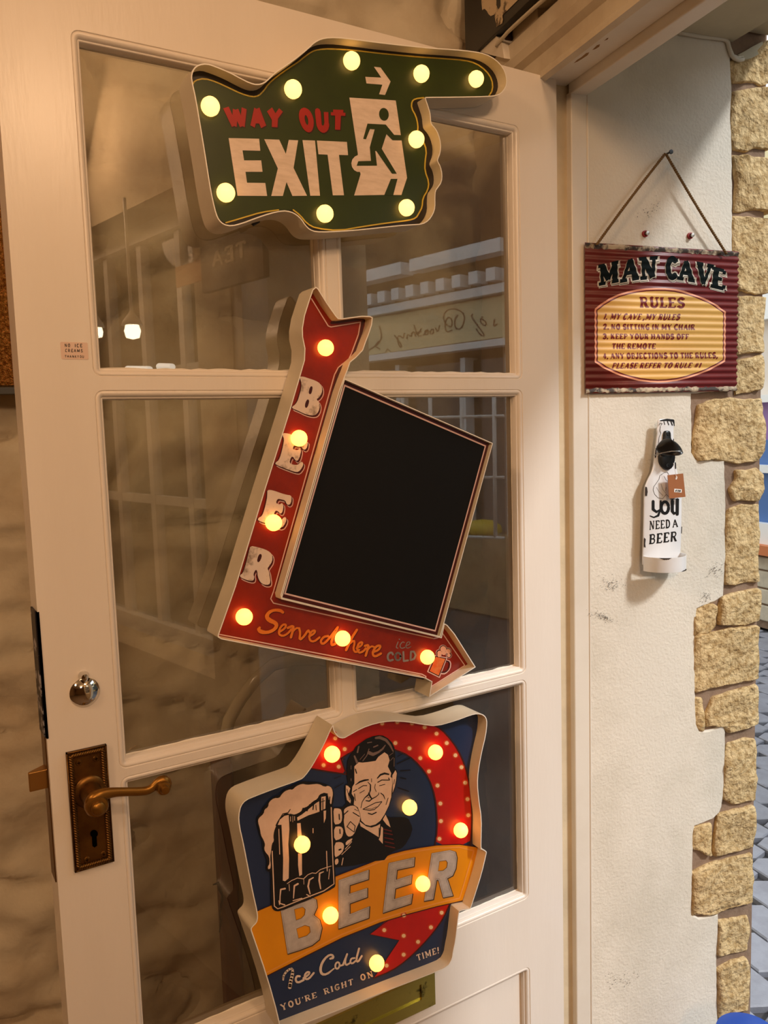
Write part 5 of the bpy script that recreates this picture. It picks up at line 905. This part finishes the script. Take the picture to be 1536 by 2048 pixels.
n = len(pj); vs = pj + [p - H * .012 for p in pj]; fs = [tuple(t) for t in tessellate_polygon([[Vector((p.dot(O), p.z, 0)) for p in pj]])] + [(q, (q + 1) % n, n + (q + 1) % n, n + q) for q in range(n)]
tag(mesh('plaster_scrap', vs, fs, CEIL), 'ragged flake of old plaster at the top of the quoin stones', 'plaster')
# ================================================================== BEHIND THE DOOR
def wl(x, y, hh):   # point on plane h = hh
    d = ray(x, y); return CAM + d * ((hh - CAM.dot(H)) / d.dot(H))
pc = [wl(x, y, HW + .03) for x, y in ((-120, 225), (29, 225), (29, 779), (-120, 779))]
o0_, o1_ = pc[0].dot(O), (pc[1].dot(O) + pc[2].dot(O)) / 2; z1_, z0b = pc[1].z, pc[2].z
gp = thing('glitter_picture', ohz((o0_ + o1_) / 2, HW + .02, z0b), 'copper glitter picture in a dark frame hanging left of the door', 'picture')
b = MB(); b.obox(o0_ - .3, o1_ + .06, HW + .008, HW + .028, z0b + .006, z1_); b.build('glitter_canvas', GLITTER, gp)
b = MB(); b.obox(o0_ - .3, o1_ + .06, HW + .004, HW + .034, z0b - .006, z0b + .003); b.build('frame', IRON, gp)
a_ = wl(450, 1530, HW + .035); c_ = wl(468, 2040, HW + .035); ax_o = (a_.dot(O) + c_.dot(O)) / 2
b = MB(); b.obox(ax_o - .014, ax_o + .016, HW - .01, HW + .035, 0.0, a_.z + .002); tag(bevel(b.build('wooden_post', WOOD), .004), 'worn brown wooden post behind the bottom left pane', 'post')
b = MB(); b.tube([wl(x, y, HW + .03) for x, y in ((445, 1500), (458, 1440), (480, 1400), (510, 1360), (545, 1330), (590, 1318), (640, 1318), (680, 1330))], .010, 12); tag(b.build('reflection_arc', CLEAR, None, True), 'added pale tube standing in for an arc reflected in the middle left pane', 'reflection stand-in')  # tube added behind the glass to stand in for a curved reflection
pcs = crop(400, 1480, 3.606)
b = MB(); P_ = [wl(*p, HW + .036) for p in pcs([(92, 1045), (130, 1030), (140, 1080), (160, 1120), (150, 1180), (145, 1240), (150, 1330), (140, 1385)])]; b.tube(P_, [.001, .003, .0022, .0018, .002, .0015, .0018, .001], 6); tag(b.build('scroll_bracket', IRON, None, True), 'small dark scrolled bracket beside the wooden post behind the door', 'bracket')
# ================================================================== STREET OUTSIDE
b = MB(); b.obox(0.40, 12, -14, 12, -0.12, -0.021); struct(b.build('ground', JOINT))
pv = thing('pavement', ohz(1.5, -1, -.02), 'grey block paving outside the shop', kind='structure')
pm = None; cnt = 0
for i in range(60):
    for j in range(-60, 20):
        o_ = .42 + i * .125; h_ = j * .185 + (.0925 if i % 2 else 0)
        P = ohz(o_ + .06, h_, 0) - CAM; d_ = P.dot(CF)
        if d_ < .1: continue
        X_ = 768 + F * P.dot(CR) / d_; Y_ = 1024 - F * P.dot(CU) / d_
        if not (1450 < X_ < 1760 and 1180 < Y_ < 2500) or o_ > 3.6 or cnt >= 300: continue
        cnt += 1
        if pm is None:
            b = MB(); L_, w__ = .089, .0595
            rim = [ohz(-w__, -L_ * .75, 0), ohz(0, -L_ * 1.04, 0), ohz(w__, -L_ * .75, 0), ohz(w__, L_ * .75, 0), ohz(0, L_ * .98, 0), ohz(-w__, L_ * .75, 0)]
            me = bpy.data.meshes.new('paver'); bm = bmesh.new(); A0_ = [bm.verts.new(p + Z * -.03) for p in rim]; A1_ = [bm.verts.new(p) for p in rim]
            bm.faces.new(A1_); [bm.faces.new((A0_[q], A0_[(q + 1) % 6], A1_[(q + 1) % 6], A1_[q])) for q in range(6)]; bmesh.ops.bevel(bm, geom=[e for e in bm.edges if all(v in A1_ for v in e.verts)], offset=.004, segments=1, affect='EDGES'); bm.to_mesh(me); bm.free(); me.materials.append(PAVER); pm = me
        o = bpy.data.objects.new('paver', pm); COL.objects.link(o); o.parent = pv; o.location = ohz(o_ + .06, h_, 0) - pv.location + Vector((0, 0, random.uniform(-.003, .003)))
FD = 3.7
def refl(x, y, dist=FD):   # the street point mirrored at this place in the door glass
    d = ray(x, y); P = CAM + d * ((GY - CAM.y) / d.y); d2 = Vector((d.x, -d.y, d.z)); return P + d2 * ((dist - P.dot(O)) / d2.dot(O))
def rz(x, y, dist=FD): return refl(x, y, dist).z
W5 = crop(660, 460, 4.042)
bd = thing('shop_building', ohz(FD + .3, 4, 0), 'cream-fronted shop across the street, seen mirrored and at the right edge', 'building')
def fbox(name, m, o0, o1, h0, h1, z0, z1):
    b = MB(); b.obox(o0, o1, h0, h1, z0, z1); return b.build(name, m, bd)
fz0, fz1 = rz(*W5([(1300, 885)])[0]), rz(*W5([(1300, 540)])[0])
fbox('wall', SHADE, FD + .25, FD + .6, -9, 9.5, 0, 3.6)
fbox('fascia', CREAMP, FD, FD + .25, 1.6, 9, fz0, fz1)
fbox('fascia_trim', WHITEP, FD - .03, FD + .1, 1.6, 9, rz(*W5([(1300, 945)])[0]), fz0 - .004)
zt_, zb_ = rz(*W5([(1300, 395)])[0]), rz(*W5([(1300, 490)])[0])
fbox('cornice', WHITEP, FD - .06, FD + .25, 1.6, 9, fz1 + .01, fz1 + .01 + (zt_ - fz1) * .5)
tw = .085
for k in range(24):
    hh = 2.9 + k * .168; zc = fz1 + .012 + (zt_ - fz1) * .5
    fbox('dentil', WHITEP, FD - .10, FD + .2, hh, hh + tw, zc + .02, zc + .11)
fbox('cornice_dark_beam', mat('cornice_dark', (110, 94, 70), .8), FD + .02, FD + .25, 1.6, 9, zc, rz(*W5([(1300, 210)])[0]))  # dark-coloured beam behind and above the dentils
for (a, c) in ((3.0, 3.92), (4.02, 5.6)): fbox('eaves_board', WHITEP, FD - .12, FD + .2, a, c, rz(*W5([(1150, 255)])[0]), rz(*W5([(1150, 150)])[0]))
0 and fbox('canopy', mat('canopy_dark', (120, 104, 80), .8), FD - .9, FD + .25, 1.6, 9, rz(*W5([(1150, 150)])[0]) + .1, rz(*W5([(1150, 150)])[0]) + .2)
# fascia script, painted so that it reads correctly in the street
def fz(pts):   # crop coordinates (mirrored view) to the fascia plane
    return [refl(*p, FD - .003) for p in W5(pts)]
class FA(Art):
    def build(s, name, m): return mesh(name, [refl(x, y, FD - .004) for x, y in s.v], s.f, m, bd)
A = FA(W5)
for p, w_ in [([(1010, 640), (950, 640), (912, 690), (930, 760), (985, 790), (985, 720), (950, 700), (925, 760), (940, 830), (985, 810)], 9), ([(1010, 640), (1070, 660), (1090, 720), (1060, 800), (1010, 800), (1005, 720), (1030, 690)], 9), ([(885, 770), (870, 830), (850, 790)], 8), ([(835, 800), (810, 810), (808, 840), (835, 840), (835, 800)], 8), ([(790, 805), (765, 815), (765, 848), (790, 845), (795, 800), (755, 850)], 8), ([(735, 820), (710, 825), (708, 858), (735, 855)], 8), ([(680, 770), (705, 860), (735, 800)], 8), ([(690, 860), (680, 820), (660, 830), (655, 865), (625, 840), (620, 880)], 8), ([(600, 835), (590, 880), (560, 850), (540, 870), (560, 950), (585, 940), (520, 850)], 8), ([(1150, 680), (1140, 700), (1190, 770), (1250, 850), (1225, 860), (1180, 800)], 9), ([(1230, 700), (1210, 740), (1250, 780), (1265, 750), (1230, 720)], 9), ([(1330, 720), (1320, 780), (1350, 760)], 9), ([(400, 780), (420, 870), (380, 930), (330, 960), (300, 980)], 9), ([(390, 900), (360, 940), (400, 960)], 8)]: A.rib(p, w_, sm=1)
A.build('fascia_script', SCRIPT)
Art_line = FA(W5).rib([(480, 690), (1380, 530)], 4).rib([(240, 1025), (440, 998), (465, 960), (495, 990), (1390, 868)], 5); Art_line.build('fascia_line', SCRIPT)
for hh in (3.1, 3.55, 4.3, 5.0, 5.8): fbox('shopfront_post', WHITEP, FD + .1, FD + .25, hh, hh + .05, .55, fz0 - .1)
fbox('stall_riser', mat('far_stone', (176, 150, 104), .9, bump=.6, bscale=20, mottle=.6, mscale=14, rgb2=(120, 96, 64)), FD + .02, FD + .25, 1.6, 9, 0, .62)
fbox('shop_window', mat('far_glass', (70, 72, 66), .1), FD + .2, FD + .24, -6, 9, .62, fz0 - .12)
# white rack in the street, mirrored in the right-hand panes
RD = 2.6; rk = thing('display_rack', refl(960, 1080, RD), 'white wire display rack mirrored in the right-hand middle pane', 'rack')
def rline(a, c, r, name): b = MB(); b.tube([refl(*a, RD), refl(*c, RD)], r, 8); b.build(name, WHITEP, rk, True)
for x in (805, 860, 923, 988): rline((x, 770), (x + 3, 1074), .012, 'upright')
for (y0, y1) in ((837, 832), (956, 955), (1068, 1076)): rline((780, y0), (1008, y1), .009, 'shelf_rail')
c = refl(965, 1060, RD + .35); b = MB(); b.lathe(c - Z * .03, Z, [(.10, 0), (.13, .02), (.12, .06), (.07, .09), (.001, .1)], 20); tag(b.build('yellow_toy', YPL, None, True), 'yellow plastic item on the white rack, mirrored in the glass', 'toy')
# far side seen directly past the quoin: stone courses, sill, coloured window display
pl = thing('far_wall', ohz(3.75, -3.4, 0), 'pale coursed stone plinth and window display across the street', 'wall')
def dpx(x, y, o=3.72): d = ray(x, y); return CAM + d * ((o - CAM.dot(O)) / d.dot(O))
zr = [dpx(1528, y).z for y in (1242, 1208, 1176, 1140, 1112)]
hs = sorted([dpx(1490, 1200).dot(H), dpx(1570, 1200).dot(H)])
FST = mat('far_block', (216, 204, 180), .9, bump=.6, bscale=30, mottle=.4, mscale=8)
for k in range(4):
    h_ = hs[0] - .5 - (.15 if k % 2 else 0)
    while h_ < hs[1] + .3:
        b = MB(); b.obox(3.70, 3.95, h_ + .006, h_ + .30, zr[k] + .006, zr[k + 1] - .006); bevel(b.build('stone', FST, pl), .008); h_ += .31
b = MB(); b.obox(3.72, 3.94, hs[0] - .8, hs[1] + .6, 0, zr[4]); b.build('mortar', MORTAR, pl)
za, zb3 = dpx(1525, 1105).z, dpx(1525, 1086).z
b = MB(); b.obox(3.62, 3.95, hs[0] - .8, hs[1] + .6, za, zb3); b.build('sill', mat('orange_sill', (206, 120, 66), .5), pl)
for (y0, y1, m_, o_) in ((1086, 1045, WHITEP, 3.68), (1045, 945, SHOPBLUE, 3.74), (945, 930, WHITEP, 3.69), (930, 880, SHOPBLUE, 3.76), (880, 805, PURPLE, 3.77), (805, 790, WHITEP, 3.69), (790, 640, mat('pale_poster', (226, 214, 200), .6), 3.78), (640, 480, WHITEP, 3.70)):
    b = MB(); b.obox(o_, 3.95, hs[0] - .8, hs[1] + .6, dpx(1525, y0).z, dpx(1525, y1).z); b.build('display_panel', m_, pl)
b = MB(); b.obox(3.7, 4.0, -9, hs[0] - .8, 0, 3.2); b.obox(3.7, 4.0, -9, 1.6, dpx(1525, 480).z, 3.4); b.build('upper_wall', CREAMP, pl)
# blue tub standing by the doorway
c = wl(1496, 2074, .16)
b = MB(); b.lathe(Vector((c.x, c.y, 0.0)), Z, [(.05, 0), (.052, .02), (.052, c.z - .01), (.047, c.z + .006), (.03, c.z + .010), (.0001, c.z + .011)], 32); t_ = auto_smooth(b.build('blue_tub', BLUEP)); tag(t_, 'blue rounded plastic tub at the foot of the stone quoins', 'tub')
# ================================================================== SHOP INTERIOR SEEN MIRRORED
def frontw(x, y, o=-.06):
    d = ray(x, y); P = CAM + d * ((GY - CAM.y) / d.y); d2 = Vector((d.x, -d.y, d.z)); return P + d2 * ((o - P.dot(O)) / d2.dot(O))
a_ = frontw(425, 535); c_ = frontw(492, 480); o = None
ts = thing('tea_sign', ohz(-.05, (a_.dot(H) + c_.dot(H)) / 2, a_.z - .05), 'dark sign reading TEA beside the shop window, mirrored in the glass', 'sign')
hA, hB = sorted((a_.dot(H), c_.dot(H)))
b = MB(); b.obox(-.06, -.045, hA - .06, hB + .05, a_.z - .05, c_.z + .06); b.build('board', mat('tea_board', (60, 50, 44), .6), ts)
class TA(Art):
    def build(s, name, m, par): return mesh(name, [ohz(-.0612, x, y) for x, y in s.v], s.f, m, par)
TA().text('TEA', [(hA, c_.z), (hB, c_.z), (hB, a_.z), (hA, a_.z)], (.2, .14), .06).build('lettering', mat('tea_letters', (220, 206, 180), .6), ts)
a_ = frontw(345, 575); c_ = frontw(415, 510); hA, hB = sorted((a_.dot(H), c_.dot(H))); b = MB(); b.obox(-.05, -.045, hA, hB, a_.z, c_.z); tag(b.build('paper_notice', mat('notice', (214, 150, 96), .7)), 'orange-brown paper notice mirrored in the top left pane', 'notice')
for i_, (x, y, r_, o_) in enumerate(((265, 662, .020, -.14), (194, 664, .016, -.14))):
    p = frontw(x, y, o_); lm = thing('hanging_lamp', p, ('bright round lamp mirrored in the top left pane', 'bright round lamp mirrored at the very edge of the top left pane')[i_], 'lamp')
    b = MB(); b.lathe(p, Z, [(.001, -r_), (r_ * .8, -r_ * .8), (r_, 0), (r_ * .8, r_ * .7), (.001, r_ * .75)], 16); b.build('bulb', LAMP, lm, True)
    b = MB(); b.lathe(p + Z * r_ * .7, Z, [(r_ * 1.3, 0), (r_ * 1.1, .01), (r_ * .3, .03), (.004, .035), (.004, .3)], 16); b.build('shade', WHITEP, lm, True)
for (x0_, x1_, y_) in ((255, 300, 738), (318, 345, 733)):
    p, q = frontw(x0_, y_, -.12), frontw(x1_, y_ + 1, -.12); b = MB(); b.tube([p, q], .008, 8); tag(b.build('tube_light', TUBELIGHT), 'bright strip light mirrored low in the top left pane, ' + ('long one at left' if x0_ < 300 else 'short one at right'), 'light')

CH = mat('chipped_paint', (112, 88, 58), .8)
for P_ in ([(1060, 648), (1100, 610), (1140, 585), (1190, 543), (1222, 535), (1205, 565), (1150, 602), (1100, 632)], [(1250, 512), (1300, 463), (1332, 453), (1322, 480), (1280, 505)], [(1370, 420), (1400, 392), (1420, 385), (1408, 405)]):
    P_ = [ipx(*p, -.0235) for p in K(P_)]; o = flat('paint_chip', P_, CH, bpy.data.objects['trim_4'])
